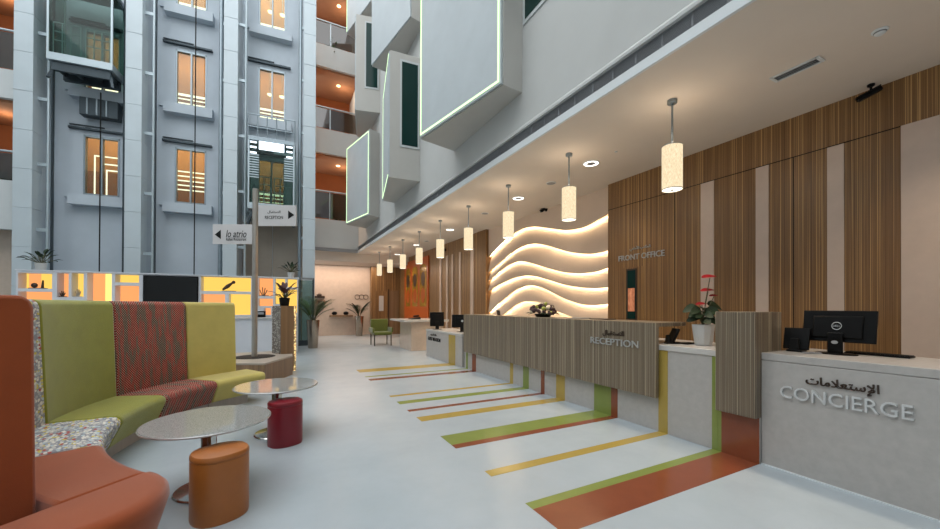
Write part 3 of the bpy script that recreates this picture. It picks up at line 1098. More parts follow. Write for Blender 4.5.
HZ = 1.07
monitor('black monitor with round silver emblem, its back to the hall, on the concierge desk', (4.66, 1.525, 0), 1.069, .52, .295, pi / 2 + .0, radians(9), .112, 'ring')
kb = thing('keyboard', 'black keyboard lying beside the monitor on the concierge desk', 'keyboard', (4.86, 1.30, 1.0695))
B(4.79, 4.93, 1.10, 1.52, 1.0695, 1.083).build('case', 'black', kb, bevel=.003)
kk = MB()
for i in range(14):
    for j in range(5):
        kk.box(4.798 + j * .026, 4.820 + j * .026, 1.106 + i * .0292, 1.131 + i * .0292, 1.083, 1.089)
kk.build('keys', 'blackmatte', kb, smooth=False)
tag(MB().tube([(4.62, 1.55, 1.076), (4.5, 1.66, 1.075), (4.42, 1.70, 1.076), (4.40, 1.62, 1.076), (4.5, 1.58, 1.075), (4.52, 1.68, 1.075)], .005, 6).build('cable', 'grey'),
    'loose pale cable coiled between the monitor and the small black terminal', 'cable')


def terminal(label, c, z, w, h, rz, lean):
    o = thing('card_terminal', label, 'terminal', (c[0], c[1], z))
    T = tilt_frame((c[0], c[1], z + .02), rz, lean)
    MB(T).box(-w / 2, w / 2, -.015, .015, 0, h).build('screen_shell', 'black', o, bevel=.006)
    MB(T).box(-w / 2 + .01, w / 2 - .01, -.0165, -.0145, .01, h - .01).build('screen', 'screen', o, smooth=False)
    T2 = tilt_frame((c[0], c[1], z), rz, 0)
    MB(T2).box(-w * .3, w * .3, -.10, .06, 0, .02).build('foot', 'black', o, bevel=.005)
    MB(T2).hexa([(-w * .2, .055, .02), (w * .2, .055, .02), (w * .2, .0, .02), (-w * .2, .0, .02),
                 (-w * .15, .045, h * .6), (w * .15, .045, h * .6), (w * .15, .012, h * .6), (-w * .15, .012, h * .6)]).build('support', 'blackmatte', o, bevel=.004)
    return o


terminal('small black slanted terminal screen next to the wood block on the concierge desk', (4.565, 1.80, 0), 1.0695, .2, .215, pi / 2 + .1, radians(14))
terminal('black slanted terminal under the end of the reception ledge', (4.34, 2.97, 0), 1.0515, .15, .18, pi / 2 - .5, radians(24))
tag(B(4.42, 4.58, 2.80, 2.90, 1.0515, 1.068).build('card_reader', 'blackmatte', bevel=.004), 'flat black card reader beside the white plant pot on the reception worktop', 'card reader')

# anthurium in a faceted pot
pc = Vector((4.52, 2.675, 1.0515))
o = thing('potted_anthurium', 'red flowered anthurium in pale grey pot on the reception worktop', 'plant', pc)
MB().lathe(pc, [(.085, 0), (.092, .004), (.118, .2), (.122, .245), (.112, .245), (.108, .215)], 10).build('pot', 'pot', o, ang=.3)
MB().lathe(pc + Vector((0, 0, .215)), [(.0001, .008), (.108, .0)], 18).build('soil', 'soil', o)
rnd = random.Random(4)
lf = MB(); st = MB()
LEAFS = [(-.5, .3, .16, .22), (.45, .1, .2, .22), (0, -.6, .12, .2), (-.75, -.2, .27, .18), (.75, -.3, .1, .2), (.3, .6, .3, .18), (-1.0, .55, .30, .20), (1.0, .25, .34, .26), (-.3, .9, .22, .17), (.6, -.6, .26, .2), (-.6, -.5, .2, .16), (.15, 1, .18, .15), (.9, .9, .24, .18), (-.9, 0, .22, .17), (.2, -.9, .2, .15)]
for i, (u_, v_, hh, ll) in enumerate(LEAFS):
    # u_: to the right in the photo, v_: up the hill (away)
    d = (RT * u_ + Vector((FW.x, FW.y, 0)) * v_ * .6)
    tip = pc + Vector((0, 0, .22 + hh * .75)) + d * .11
    st.tube([pc + Vector((0, 0, .21)), pc + Vector((0, 0, .3)) + d * .03, tip], .0045, 6)
    lf.leaf(tip - d.normalized() * .05, d.normalized() * .9 + Vector((0, 0, .15)), (-.75, -.5, .55), ll * .85, ll * .58, .9, 6, .10)
for u_, hh, ll in ((.5, .58, .19), (.36, .42, .17), (-.1, .26, .14), (.8, .36, .11)):
    fl = MB()
    tip = pc + Vector((0, 0, .22 + hh)) + RT * (u_ * .16)
    st.tube([pc + Vector((0, 0, .21)), pc + Vector((0, 0, .22 + hh * .5)) + RT * (u_ * .05), tip], .0045, 6)
    fl.leaf(tip - RT * (ll * .5), RT + Vector((0, 0, .28)), (-.3, -.25, .9), ll, ll * .6, .35, 6, .1)
    fl.build('flower', 'redflower', o, recalc=False)
st.build('stem', 'stem', o); lf.build('foliage', 'leaf', o, recalc=False)

# bouquet on the ledge
bc = Vector((4.36, 5.48, 1.3135))
o = thing('flower_bouquet', 'low dark and cream flower arrangement on the reception ledge', 'flowers', bc)
MB().lathe(bc, [(.12, 0), (.16, .05), (.15, .06)], 18).build('bowl', 'blackmatte', o)
rnd = random.Random(11)
for name, mat, n in (('dark_blooms', 'petal_dark', 46), ('cream_blooms', 'petal_cream', 10), ('green_blooms', 'petal_green', 7)):
    M[mat] = solid({'petal_dark': 'dark plum petals', 'petal_cream': 'cream petals', 'petal_green': 'yellow green petals'}[mat],
                   {'petal_dark': '#3a2326', 'petal_cream': '#cbbfa6', 'petal_green': '#9aa04a'}[mat], .7, var=.25, vs=30)
    b = MB()
    for i in range(n):
        a = rnd.uniform(0, 2 * pi)
        rr = sqrt(rnd.random()) * .27
        z = .07 + (1 - (rr / .29) ** 2) * .17 + rnd.uniform(-.03, .02)
        b.sphere(bc + Vector((cos(a) * rr * .8, sin(a) * rr * 1.1, z)), rnd.uniform(.026, .042), 6)
    b.build(name, mat, o)
b = MB()
for i in range(26):
    a = rnd.uniform(0, 2 * pi)
    b.leaf(bc + Vector((cos(a) * .16, sin(a) * .2, .07)), (cos(a), sin(a), rnd.uniform(.0, .4)), (0, 0, 1), .14, .05, .5, 4)
b.build('foliage', 'leaf', o, recalc=False)

c = thing('card_holder', 'small brown card holder at the far end of the reception ledge', 'card holder', (4.2, 6.75, 1.3135))
T = tilt_frame((4.2, 6.75, 1.3135), pi / 2, radians(-12))
MB(T).box(-.06, .06, -.004, .004, 0, .11).build('card', 'bronze', c)
MB(tilt_frame((4.2, 6.75, 1.3135), pi / 2, 0)).box(-.07, .07, -.04, .03, 0, .008).build('base', 'woodplain', c)
for y, l in ((4.62, 'flat paper tray on the reception ledge right of the flowers'), (4.12, 'thin dark folder on the reception ledge near its wood wall end')):
    tag(B(4.3, 4.52, y - .16, y + .16, 1.3135, 1.325).build('document_tray', 'grey' if y > 4.5 else 'bronze', bevel=.002), l, 'tray')

# guest counter computers
monitor('black computer display with small silver emblem on the low guest counter', (4.45, 9.0, 0), .8215, .56, .34, radians(150), radians(4), .12, 'dot')
monitor('tall black display at the far end of the low guest counter', (4.28, 10.35, 0), .8215, .42, .42, radians(165), radians(6), .09, '')
ph = thing('desk_phone', 'black desk telephone beside the computer display on the guest counter', 'phone', (4.42, 8.55, .8215))
B(4.34, 4.5, 8.45, 8.66, .8215, .87).build('base', 'black', ph, bevel=.01)
MB().tube([(4.42, 8.62, .88), (4.42, 8.62, 1.08)], .03, 8).build('handset', 'blackmatte', ph)
ph = thing('desk_telephone', 'low black telephone on the white far desk', 'phone', (4.3, 12.5, 1.0515))
MB().hexa([(4.15, 12.35, 1.0515), (4.5, 12.35, 1.0515), (4.5, 12.7, 1.0515), (4.15, 12.7, 1.0515), (4.15, 12.4, 1.08), (4.5, 12.4, 1.13), (4.5, 12.65, 1.13), (4.15, 12.65, 1.08)]).build('base', 'black', ph, bevel=.008)
MB().tube([(4.25, 12.42, 1.15), (4.45, 12.42, 1.17)], .028, 8).build('handset', 'blackmatte', ph)

# ------------------------------------------------------------------ on the right wall
t = thing('office_sign', 'metal FRONT OFFICE lettering on the striped wood wall above the narrow window', 'sign', (XW, 4.75, 2.45))
lettering('lettering', 'FRONT OFFICE', (XW, 5.21, 2.40), RD, UPV, .98, .105, .02, 'silver', t)
lettering('lettering', arabic('المكتب الأمامي'), (XW, 4.95, 2.565), RD, UPV, .44, .085, .016, 'silver', t)
o = struct(B(XW - .008, XW, 4.66, 5.12, .0, 2.26).build('door_1', 'woodwall'))
B(XW - .016, XW - .006, 4.79, 5.03, 1.25, 2.23).build('window_frame', 'bronze', o)
B(XW - .019, XW - .012, 4.82, 5.0, 1.28, 2.2).build('vision_pane', 'teal', o)
B(XW - .0205, XW - .0185, 4.835, 4.985, 1.42, 1.86).build('painted_reflection', 'reflectglow', o)  # glowing patch paints the warm reflection on the glass
# decorative orange panel towards the far end
ya, yb = 15.5, 18.9
t = thing('ornament_panel', 'tall orange panel with arched gold ornament panes on the far right wall', 'wall panel', (XW, 17.2, 0))
M['orangepanel'] = solid('orange lacquer', '#b5561f', .3, var=.04, vs=3)
M['gold'] = solid('gold olive ornament glass', '#a8812c', .15, metal=.2, var=.35, vs=2.5)
B(XW - .06, XW - .001, ya, yb, 0, 3.75).build('board', 'orangepanel', t, bevel=.005)
for a, b in ((15.68, 16.55), (16.85, 17.6), (17.95, 18.6)):
    pts = [(XW - .066, y, z) for y, z in ((a, 1.5), (b, 1.5), (b, 3.2))]
    for i in range(1, 12):
        an = pi * i / 12
        pts.append((XW - .066, (a + b) / 2 + cos(an) * (b - a) / 2, 3.2 + sin(an) * .22))
    pts.append((XW - .066, a, 3.2))
    MB().extrude(pts, (.008, 0, 0)).build('ornament_pane', 'gold', t, smooth=False)
    for zc, rr in ((2.0, .27), (2.75, .25)):
        MB().extrude([(XW - .071, (a + b) / 2 + cos(q) * rr, zc + sin(q) * rr * 1.3) for q in [2 * pi * i / 20 for i in range(20)]], (.006, 0, 0)).build('ornament', 'orangepanel' if zc < 2.5 else 'bronze', t, smooth=False)
# door in the end wood wall and doorway
o = struct(B(4.72, 5.3, 19.838, 19.85, 0, 2.3).build('door_2', 'woodwall'))
B(4.88, 5.12, 19.825, 19.84, 1.25, 2.05).build('vision_pane', 'coldlamp_dim' if 'coldlamp_dim' in M else 'slab', o)
o = struct(B(5.42, 5.95, 19.836, 19.85, 0, 2.35).build('door_3', 'woodplain'))
B(5.36, 5.42, 19.82, 19.85, 0, 2.42).build('frame', 'bronze', o)

# ------------------------------------------------------------------ far lobby
yw = YE
t = thing('wall_shelf', 'wooden shelf with two dark ornaments beneath nothing else on the cream end wall', 'shelf', (2.3, yw, 1.0))
a, b = at_y(329.5, 316, yw - .1), at_y(352.5, 316, yw - .1)
t['label'] = 'thin wooden shelf fixed low on the cream end wall'
B(a.x, b.x, yw - .22, yw, a.z - .04, a.z + .05).build('board', 'woodplain', t, bevel=.004)
for px_, l in ((334.5, 'dark ornament on the left half of the end wall shelf'), (346, 'dark ornament on the right half of the end wall shelf')):
    q = at_y(px_, 314, yw - .12)
    o = thing('shelf_ornament', l, 'ornament', (q.x, yw - .12, a.z + .052))
    MB().sphere((q.x, yw - .12, a.z + .052 + .09), .09, 8, (1.5, .8, 1)).build('body', 'black', o)
    MB().lathe((q.x, yw - .12, a.z + .052), [(.1, 0), (.1, .02)], 14).build('foot', 'bronze', o)
q = at_y(320.5, 304, yw)
t = thing('wall_box', 'small brown wooden display box on the end wall above the left palm', 'display box', (q.x, yw, q.z))
B(q.x - .2, q.x + .2, yw - .16, yw, q.z - .2, q.z + .2).build('box', 'woodplain', t, bevel=.005)
B(q.x - .15, q.x + .15, yw - .165, yw - .155, q.z - .15, q.z + .15).build('recess', 'bronze', t)
q = at_y(319, 297, yw)
t = thing('wall_lamp', 'dark wall bracket above the small brown display box', 'bracket', (q.x, yw, q.z))
B(q.x - .25, q.x + .25, yw - .2, yw, q.z - .05, q.z + .05).build('arm', 'bronze', t, bevel=.005)
MB().lathe((q.x, yw - .12, q.z + .05), [(.1, 0), (.14, .06), (.05, .12)], 14).build('cup', 'bronze', t)
q = at_y(361.5, 297, yw)
t = thing('wall_emblem', 'small wire emblem of linked rings on the end wall above the right palm', 'emblem', (q.x, yw, q.z))
for dx in (-.22, 0, .22):
    r = MB(Matrix.Translation((q.x + dx, yw - .02, q.z)) @ Matrix.Rotation(pi / 2, 4, 'X'))
    r.lathe((0, 0, 0), [(.12 + .012 * cos(a), .012 * sin(a)) for a in [2 * pi * i / 8 for i in range(9)]], 20, caps=False).build('ring', 'bronze', t)


def palm(label, c, ph, pr, th, sp, n, seed, mat, potmat='potmetal'):
    c = Vector(c)
    o = thing('potted_palm', label, 'plant', c)
    MB().lathe(c, [(pr * .72, 0), (pr * .74, .01), (pr, ph), (pr * .93, ph), (pr * .9, ph - .06)], 28).build('planter', potmat, o)
    MB().lathe(c + Vector((0, 0, ph - .06)), [(.0001, .02), (pr * .9, 0)], 20).build('soil', 'soil', o)
    rn = random.Random(seed)
    f, s = MB(), MB()
    for i in range(n):
        a = 2 * pi * i / n + rn.uniform(-.3, .3)
        el = rn.uniform(1.05, 1.5)
        L = th * rn.uniform(.65, 1.0)
        p = c + Vector((cos(a) * .04, sin(a) * .04, ph - .05))
        d = Vector((cos(a) * cos(el), sin(a) * cos(el), sin(el)))
        path = [p]
        for j in range(10):
            d = (d + Vector((cos(a) * .06 * sp, sin(a) * .06 * sp, -.085 * sp))).normalized()
            p = p + d * L / 10
            path.append(p)
        s.tube(path, [.011 * (1 - .08 * j) for j in range(11)], 5)
        for j in range(3, 11):
            dd = (path[j] - path[j - 1]).normalized()
            side = dd.cross(Vector((0, 0, 1)))
            if side.length < .1:
                side = Vector((1, 0, 0))
            side.normalize()
            ll = L * .34 * sin(pi * (j - 1.5) / 10.5)
            for sg in (-1, 1):
                for e in (0, .5):
                    f.leaf(path[j] - dd * e * L / 10, dd * .75 + side * sg * .8 + Vector((0, 0, .1)), (0, 0, 1), ll, .042, .5, 3, .12)
    s.build('frond_stems', 'stem', o)
    f.build('foliage', mat, o, recalc=False)
    return o


palm('large palm in tall metal planter beside the rightmost clad lift column', (1.2, 14.45, 0), 1.0, .22, 1.1, .8, 13, 3, 'leaf2')
palm('dark palm in tall metal planter against the cream end wall', (3.75, 19.3, 0), 1.0, .22, .95, .7, 11, 8, 'leaf')

# green armchair
c0 = Vector((3.62, 14.35, 0))
t = thing('armchair', 'dull green armchair with dark legs beside the white far desk', 'chair', c0, 0)
B(3.3, 3.98, 14.1, 14.75, .40, .52).build('seat', 'chairgreen', t, bevel=.03)
B(3.3, 3.98, 14.68, 14.82, .5, 1.0).build('backrest', 'chairgreen', t, bevel=.03)
for x in (3.24, 3.96):
    B(x, x + .07, 14.12, 14.78, .5, .68).build('armrest', 'chairgreen', t, bevel=.02)
for x in (3.32, 3.95):
    for y in (14.14, 14.74):
        MB().tube([(x, y, 0), (x, y, .41)], .02, 8).build('leg', 'blackmatte', t)

# glass screen with dark frame beside the rightmost column
gs = thing('glass_screen', 'dark framed glass screen between the bar and the rightmost column', 'screen', (.9, 15.25, 0))
a, b = at_z(300, 347, 0), at_z(314, 345.5, 0)
a, b = Vector((.6, 15.22, 0)), Vector((1.27, 15.3, 0))
for p in (a, b):
    MB().box(p.x - .03, p.x + .03, p.y - .03, p.y + .03, 0, 2.55).build('post', 'darksteel', gs, smooth=False)
MB().bar(a + Vector((0, 0, 2.52)), b + Vector((0, 0, 2.52)), .06, .07).build('top_rail', 'grey', gs, smooth=False)
MB().bar(a + Vector((0, 0, .12)), b + Vector((0, 0, .12)), .06, .2).build('base_rail', 'darksteel', gs, smooth=False)
MB().bar(a + Vector((0, 0, 1.3)), b + Vector((0, 0, 1.3)), .012, 2.3).build('glass_pane', 'glass', gs, smooth=False)

# ================================================================== CURVED BENCH
SC = Vector((1.0, 4.75, 0))


def sweep(section, f0, f1, n=14):
    """closed section of (radius, height) carried round the bench centre"""
    mb = MB()
    k = len(section)
    acc = [0]
    for i in range(k):
        a, b = section[i], section[(i + 1) % k]
        acc.append(acc[-1] + hypot(b[0] - a[0], b[1] - a[1]))
    vs = []
    for i in range(n + 1):
        f = f0 + (f1 - f0) * i / n
        k0 = max(0, min(1, (math.degrees(f) - 172) / 52)) * .12
        for r, z in section:
            r = r + k0 if r < 2.5 else r
            vs.append((SC.x + r * cos(f), SC.y + r * sin(f), z))
    fs, uv = [], []
    for i in range(n):
        u0, u1 = [2.6 * (f0 + (f1 - f0) * q / n) for q in (i, i + 1)]
        for j in range(k):
            fs.append((i * k + j, i * k + (j + 1) % k, (i + 1) * k + (j + 1) % k, (i + 1) * k + j))
            uv.append([(u0, acc[j]), (u0, acc[j + 1]), (u1, acc[j + 1]), (u1, acc[j])])
    fs.append(tuple(range(k)))
    uv.append([(r, z) for r, z in section])
    fs.append(tuple(n * k + j for j in range(k - 1, -1, -1)))
    uv.append([(r, z) for r, z in reversed(section)])
    return mb.add(vs, fs, uv)


SEAT = [(2.37, .135), (2.262, .38), (2.27, .42), (2.30, .448), (2.35, .455), (2.83, .455), (2.86, .30), (2.86, .135)]
BACK = [(2.79, .30), (2.79, .46), (2.835, 1.485), (2.847, 1.525), (2.88, 1.55), (3.08, 1.55), (3.115, 1.525), (3.13, 1.465), (3.13, .135), (2.86, .135)]
PLI = [(2.43, .0), (2.43, .135), (3.10, .135), (3.10, .0)]
EDGES = [224.9, 203.4, 181.6, 159.4, 138.6, 119.6]
MODS = [('rust', 'rust orange bench section with tall back, nearest of the curved bench'),
        ('floral', 'pale multicolour patterned bench section between the orange and the olive green one'),
        ('green', 'olive green velvet bench section with tall green back'),
        ('dotted', 'red and brown dotted bench section in the middle of the curved bench'),
        ('lime', 'pale lime yellow bench section at the far end beside the wooden planter')]
for i, (mt, lab) in enumerate(MODS):
    f1, f0 = radians(EDGES[i]), radians(EDGES[i + 1])
    g = .0022
    mid = (f0 + f1) / 2
    t = thing('bench_section', lab, 'bench', (SC.x + 2.7 * cos(mid), SC.y + 2.7 * sin(mid), 0), 0, 'sections of the curved high backed bench')
    sweep(SEAT, f0 + g, f1 - g).build('seat', mt, t, bevel=.018, uvs=True, ang=.5)
    b0, b1 = f0 + g, f1 - g
    if i == 0:
        b1 = radians(222.1)
    if i == len(MODS) - 1:
        b0 = radians(123.6)
    sweep([(r + ((.065 if z < 1 else .035) if i == 0 and r < 3 else 0), z) for r, z in BACK], b0, b1).build('backrest', mt, t, bevel=.018, uvs=True, ang=.5)
    sweep(PLI, f0 + g + (.08 if i == 4 else 0), f1 - g).build('plinth', 'plinth', t)
# rounded end seat in front of the first section
fs_ = radians(224.9) + .002
er, et = Vector((cos(fs_), sin(fs_), 0)), Vector((-sin(fs_), cos(fs_), 0))
dc = SC + er * 2.82


def dshape(r, inset=0):
    return [dc + er * (-r * cos(a)) + et * (r * sin(a) + .004 + inset) for a in [pi * i / 30 for i in range(31)]]


t = thing('bench_end', 'rounded rust orange end seat without a back, in the near left corner', 'bench', dc, 0, 'sections of the curved high backed bench')
m = MB()
rings = [(.37, .135), (.443, .38), (.438, .42), (.413, .448), (.37, .455)]
vs, fs = [], []
for r, z in rings:
    vs += [Vector((p.x, p.y, z)) for p in dshape(r)]
for i in range(len(rings) - 1):
    for k2 in range(31):
        fs.append((i * 31 + k2, i * 31 + (k2 + 1) % 31, (i + 1) * 31 + (k2 + 1) % 31, (i + 1) * 31 + k2))
fs.append(tuple(range(30, -1, -1)))
fs.append(tuple(4 * 31 + j for j in range(31)))
m.add(vs, fs).build('seat', 'rust', t, ang=.7)
m = MB().prism([(p.x, p.y) for p in dshape(.36)], 0, .135)
m.build('plinth', 'plinth', t)

# ================================================================== TABLES AND STOOLS


def table(label, c, r, seed):
    c = Vector((c[0], c[1], 0))
    t = thing('round_table', label, 'table', c, 0, 'round pedestal tables')
    MB().lathe(c, [(r - .012, .548), (r - .003, .553), (r, .560), (r, .566), (r - .004, .570)], 72).build('tabletop', 'tabletop', t)
    e = MB().lathe(c, [(r + .001, .553), (r + .004, .557), (r + .004, .564), (r + .001, .5675)], 72, caps=False)
    e.build('edge_band', 'silver', t)
    MB().lathe(c, [(.06, .03), (.055, .05), (.055, .50), (.12, .535), (.16, .548)], 32).build('pedestal', 'chrome', t)
    MB().lathe(c, [(.235, 0), (.24, .008), (.23, .018), (.14, .027), (.07, .036)], 48).build('base', 'chrome', t)


table('nearer round grey topped table on chrome pedestal, above the tan stool', (-.475, 3.71), .445, 1)
table('farther round grey topped table on chrome pedestal, beside the crimson stool', (.025, 4.98), .445, 2)


def stool(label, c, mat, rot, sx, sy):
    c = Vector((c[0], c[1], 0))
    t = thing('oval_stool', label, 'stool', c, 0, 'oval leather stools')
    MB().lathe(c, [(.985, .0), (1, .015), (1.0, .42), (.995, .425)], 56, sx, sy, rot, 2.3).build('drum', mat, t)
    MB().lathe(c, [(.99, .427), (1.005, .433), (1.0, .452), (.95, .466), (.6, .478), (.0001, .482)], 56, sx, sy, rot, 2.3).build('seat_cap', mat, t)


stool('tan orange oval leather stool in front of the nearer table', (-.345, 3.225), 'leather_o', radians(25), .178, .165)
stool('crimson red oval leather stool between the two round tables', (.105, 4.575), 'leather_r', radians(20), .172, .155)

# ================================================================== PLANTER, SIGN POST, PIER
M['plantertop'] = solid('beige planter top', '#a89d90', .4, var=.06, vs=6)
poly = [(-.98, 8.45), (-.17, 8.03), (.345, 9.06), (.345, 9.36), (.1, 9.40), (-.06, 9.72), (-.06, 10.1), (-.95, 10.1)]
t = thing('wooden_planter', 'low angular wooden planter with white top around the sign post', 'planter', (-.3, 9.1, 0))
MB().prism(poly, 0, .385).build('body', 'woodplain', t, smooth=False)
pm = MB()
hc, hr = (-.385, 9.15), .40
MB().prism(poly, .385, .42).build('top', 'plantertop', t, bevel=.004)
MB().lathe((hc[0], hc[1], .42), [(hr, .001), (hr * .96, .006), (.0001, .004)], 40).build('planting_hole', 'soil', t)
SP = (-.385, 9.15)
t = thing('sign_post', 'tall steel post with two pointing sign boards standing in the planter', 'sign', (SP[0], SP[1], .43))
MB().tube([(SP[0], SP[1], .428), (SP[0], SP[1], 3.98)], .055, 20).build('pole', 'brushed', t)


RH = Vector((cos(YAW), -sin(YAW), 0))
FH = Vector((sin(YAW), cos(YAW), 0))
SD = FH.dot(Vector((SP[0], SP[1], 0))) - .02
BT = Matrix(((RH.x, FH.x, 0, 0), (RH.y, FH.y, 0, 0), (0, 0, 1, 0), (0, 0, 0, 1)))


def board(px0, py0, px1, py1, name):
    a, b = hit(px0, py1, FH, SD), hit(px1, py0, FH, SD)
    o = MB(BT).box(RH.dot(a), RH.dot(b), SD - .015, SD + .015, a.z, b.z).build('sign_board', 'signface', t, bevel=.003)
    o['label'] = name
    return o, a, b


M['signface'] = solid('pale grey sign enamel', '#c9c6c6', .4)
RX, RZ = RH, (0, 0, 1)
o, a, b = board(258.5, 205.5, 296.5, 226, 'right pointing sign board')
def sp_(px_, py_): return hit(px_, py_, FH, SD - .0155)
def txt(o, body, x0, y1, x1, y0, mat='blackmatte', shear=0, name='lettering'):
    p, q = sp_(x0, y1), sp_(x1, y0)
    lettering(name, body, p, RX, RZ, RH.dot(q - p), q.z - p.z, .004, mat, o, shear=shear)
txt(o, 'RECEPTION', 265, 219, 283, 215.8)
txt(o, arabic('الاستقبال'), 267.5, 213.6, 280.5, 210.6)
tri = [sp_(288.2, 210.5), sp_(294.2, 215), sp_(288.2, 219)]
MB().extrude(tri, FH * -.004).build('arrow', 'blackmatte', o, smooth=False)
o, a, b = board(213, 224.5, 252.5, 244, 'left pointing sign board')
txt(o, 'lo atrio', 226, 237.3, 246.5, 230.2, shear=.25)
txt(o, 'Italian Restaurant', 226.2, 240.6, 246.3, 238.3)
MB().extrude([sp_(226, 238.2), sp_(246.5, 238.2), sp_(246.5, 237.9), sp_(226, 237.9)], FH * -.003).build('underline', 'blackmatte', o, smooth=False)
tri = [sp_(220.8, 229.8), sp_(214.8, 234.6), sp_(220.8, 239)]
MB().extrude(tri, FH * -.004).build('arrow', 'blackmatte', o, smooth=False)

# pier with dotted side and glowing edge
t = thing('wooden_pier', 'waist high wood pier with white dotted side and glowing pierced edge', 'pier', (.2, 9.75, 0))
P_ = [(-.055, 9.745), (.115, 9.425), (.43, 9.62), (.26, 9.94)]
MB().prism(P_, 0, 1.50).build('body', 'woodplain', t, smooth=False)
def sidepanel(p, q, off, z0, z1, name, mat, e0=.0, e1=1.0):
    p, q = Vector((*p, 0)), Vector((*q, 0))
    d = q - p
    n = Vector((d.y, -d.x, 0)).normalized() * off
    a, b = p + d * e0, p + d * e1
    MB().prism([(v.x, v.y) for v in (a, b, b + n, a + n)], z0, z1).build(name, mat, t, smooth=False)
sidepanel(P_[0], P_[1], .008, .425, 1.49, 'mosaic_side', 'mosaic')
sidepanel(P_[1], P_[2], .008, .0, 1.49, 'glowing_edge', 'pierced', .86, 1.0)
sidepanel(P_[2], P_[3], .008, .0, 1.49, 'glowing_side', 'pierced')


def smallplant(label, c, s, seed, mat, pot, n=16, name='potted_plant', red=False):
    c = Vector(c)
    o = thing(name, label, 'plant', c)
    MB().lathe(c, [(s * .16, 0), (s * .17, .005), (s * .21, s * .34), (s * .19, s * .34), (s * .18, s * .30)], 18).build('pot', pot, o)
    rn = random.Random(seed)
    f, st = MB(), MB()
    for i in range(n):
        a = rn.uniform(0, 2 * pi)
        el = rn.uniform(.35, 1.3)
        d = Vector((cos(a) * cos(el), sin(a) * cos(el), sin(el)))
        b = c + Vector((0, 0, s * .3))
        e = b + d * s * rn.uniform(.25, .6)
        st.tube([b, e], .006, 5)
        f.leaf(e - d * .02, d + Vector((0, 0, .1)), (0, 0, 1), s * .34, s * .15, .8, 4)
    st.build('stem', 'stem', o)
    f.build('foliage', mat, o, recalc=False)
    return o


M['darkred'] = solid('dark red leaf', '#4a2020', .5, var=.3, vs=12)
smallplant('dark red leaved plant on top of the wooden pier', (.19, 9.68, 1.5), .55, 5, 'darkred', 'blackmatte', 22)

# ================================================================== BACKLIT BAR
TB = 3.7
bar = thing('back_bar', 'long white display cabinet with glowing orange and yellow niches below the lift shafts', 'cabinet', EP(5.2, TB, 0))
S0, S1, Z0, Z1 = 2.04, 8.51, 1.16, 2.37
CELLS = [(18, 273, 52, 288.5, 'yglow'), (18, 291.5, 52, 306, 'oglow'), (57, 273, 68.5, 297, 'oglow'), (71.5, 273, 83.5, 297, 'yglow'), (87, 273, 111.5, 306, 'oglow'),
         (115, 274.5, 139, 282.5, 'yglow'), (115, 285.5, 139, 306, 'oglow'), (201, 277, 251, 291.3, 'yglow'), (201, 294, 225, 306, 'oglow'), (229, 294, 250.5, 315, 'yglow'),
         (258.5, 278, 273, 296, 'oglow'), (258.5, 298.5, 273, 306, 'oglow'), (275.3, 278.5, 285, 304, 'yglow'), (287.5, 279, 297, 287.3, 'yglow'), (287.5, 289.3, 297, 313, 'yglow'),
         (264.5, 308, 271, 315, 'oglow')]
cells = []
for x0, y0, x1, y1, mt in CELLS:
    a, zt = ehit(x0, y0, TB)
    b, zb = ehit(x1, y1, TB)
    _, zt2 = ehit(x1, y0, TB)
    _, zb2 = ehit(x0, y1, TB)
    cells.append((a, b, (zb + zb2) / 2, (zt + zt2) / 2, mt))
ss = sorted({S0, S1} | {c[0] for c in cells} | {c[1] for c in cells})
zs = sorted({Z0, Z1} | {c[2] for c in cells} | {c[3] for c in cells})
lat = EM()
for a, b in zip(ss, ss[1:]):
    run = None
    for c, d in zip(zs, zs[1:]):
        ms, mz = (a + b) / 2, (c + d) / 2
        inside = any(q[0] < ms < q[1] and q[2] < mz < q[3] for q in cells)
        if inside:
            if run:
                lat.box(a, b, TB - .32, TB, run[0], run[1]); run = None
        else:
            run = (run[0], d) if run else (c, d)
    if run:
        lat.box(a, b, TB - .32, TB, run[0], run[1])
lat.build('cabinet_frame', 'shelfwhite', bar, smooth=False)
EM().box(S0, S1, TB - .36, TB - .32, 0, Z1).build('rear_panel', 'shelfwhite', bar, smooth=False)
EM().box(S0 - .02, S1 + .02, TB - .38, TB + .02, Z1, Z1 + .03).build('top_board', 'shelfwhite', bar, bevel=.004)
for a, b, c, d, mt in cells:
    EM().box(a, b, TB - .318, TB - .31, c, d).build('glow_panel', mt, bar, smooth=False)
a, b, c, d, mt = cells[4]
EM().box(a + .26, a + .42, TB - .309, TB - .30, c, d).build('light_strip', 'ybright', bar, smooth=False)
a, b, c, d, mt = cells[0]
EM().box(a + .05, a + .28, TB - .309, TB - .30, c, d).build('light_strip', 'oglow', bar, smooth=False)
bc_ = thing('bar_counter', 'white bar counter in front of the glowing display cabinet', 'counter', EP(5.2, TB + .4, 0))
EM().box(S0 - .1, 8.3, TB + .02, TB + .55, 0, 1.12).build('body', 'shelfwhite', bc_, bevel=.004)
EM().box(S0 - .1, 8.33, TB + .01, TB + .60, 1.12, 1.155).build('worktop', 'slab', bc_, bevel=.004)
a, zt = ehit(143, 275, TB + .05)
b, zb = ehit(198, 303, TB + .05)
tv = thing('television', 'black wall television in the middle of the glowing display cabinet', 'television', EP((a + b) / 2, TB + .03, zb))
EM().box(a, b, TB + .005, TB + .05, zb - .02, zt).build('bezel', 'black', tv, bevel=.006)
EM().box(a + .03, b - .03, TB + .05, TB + .053, zb + .01, zt - .03).build('screen', 'screen', tv, smooth=False)


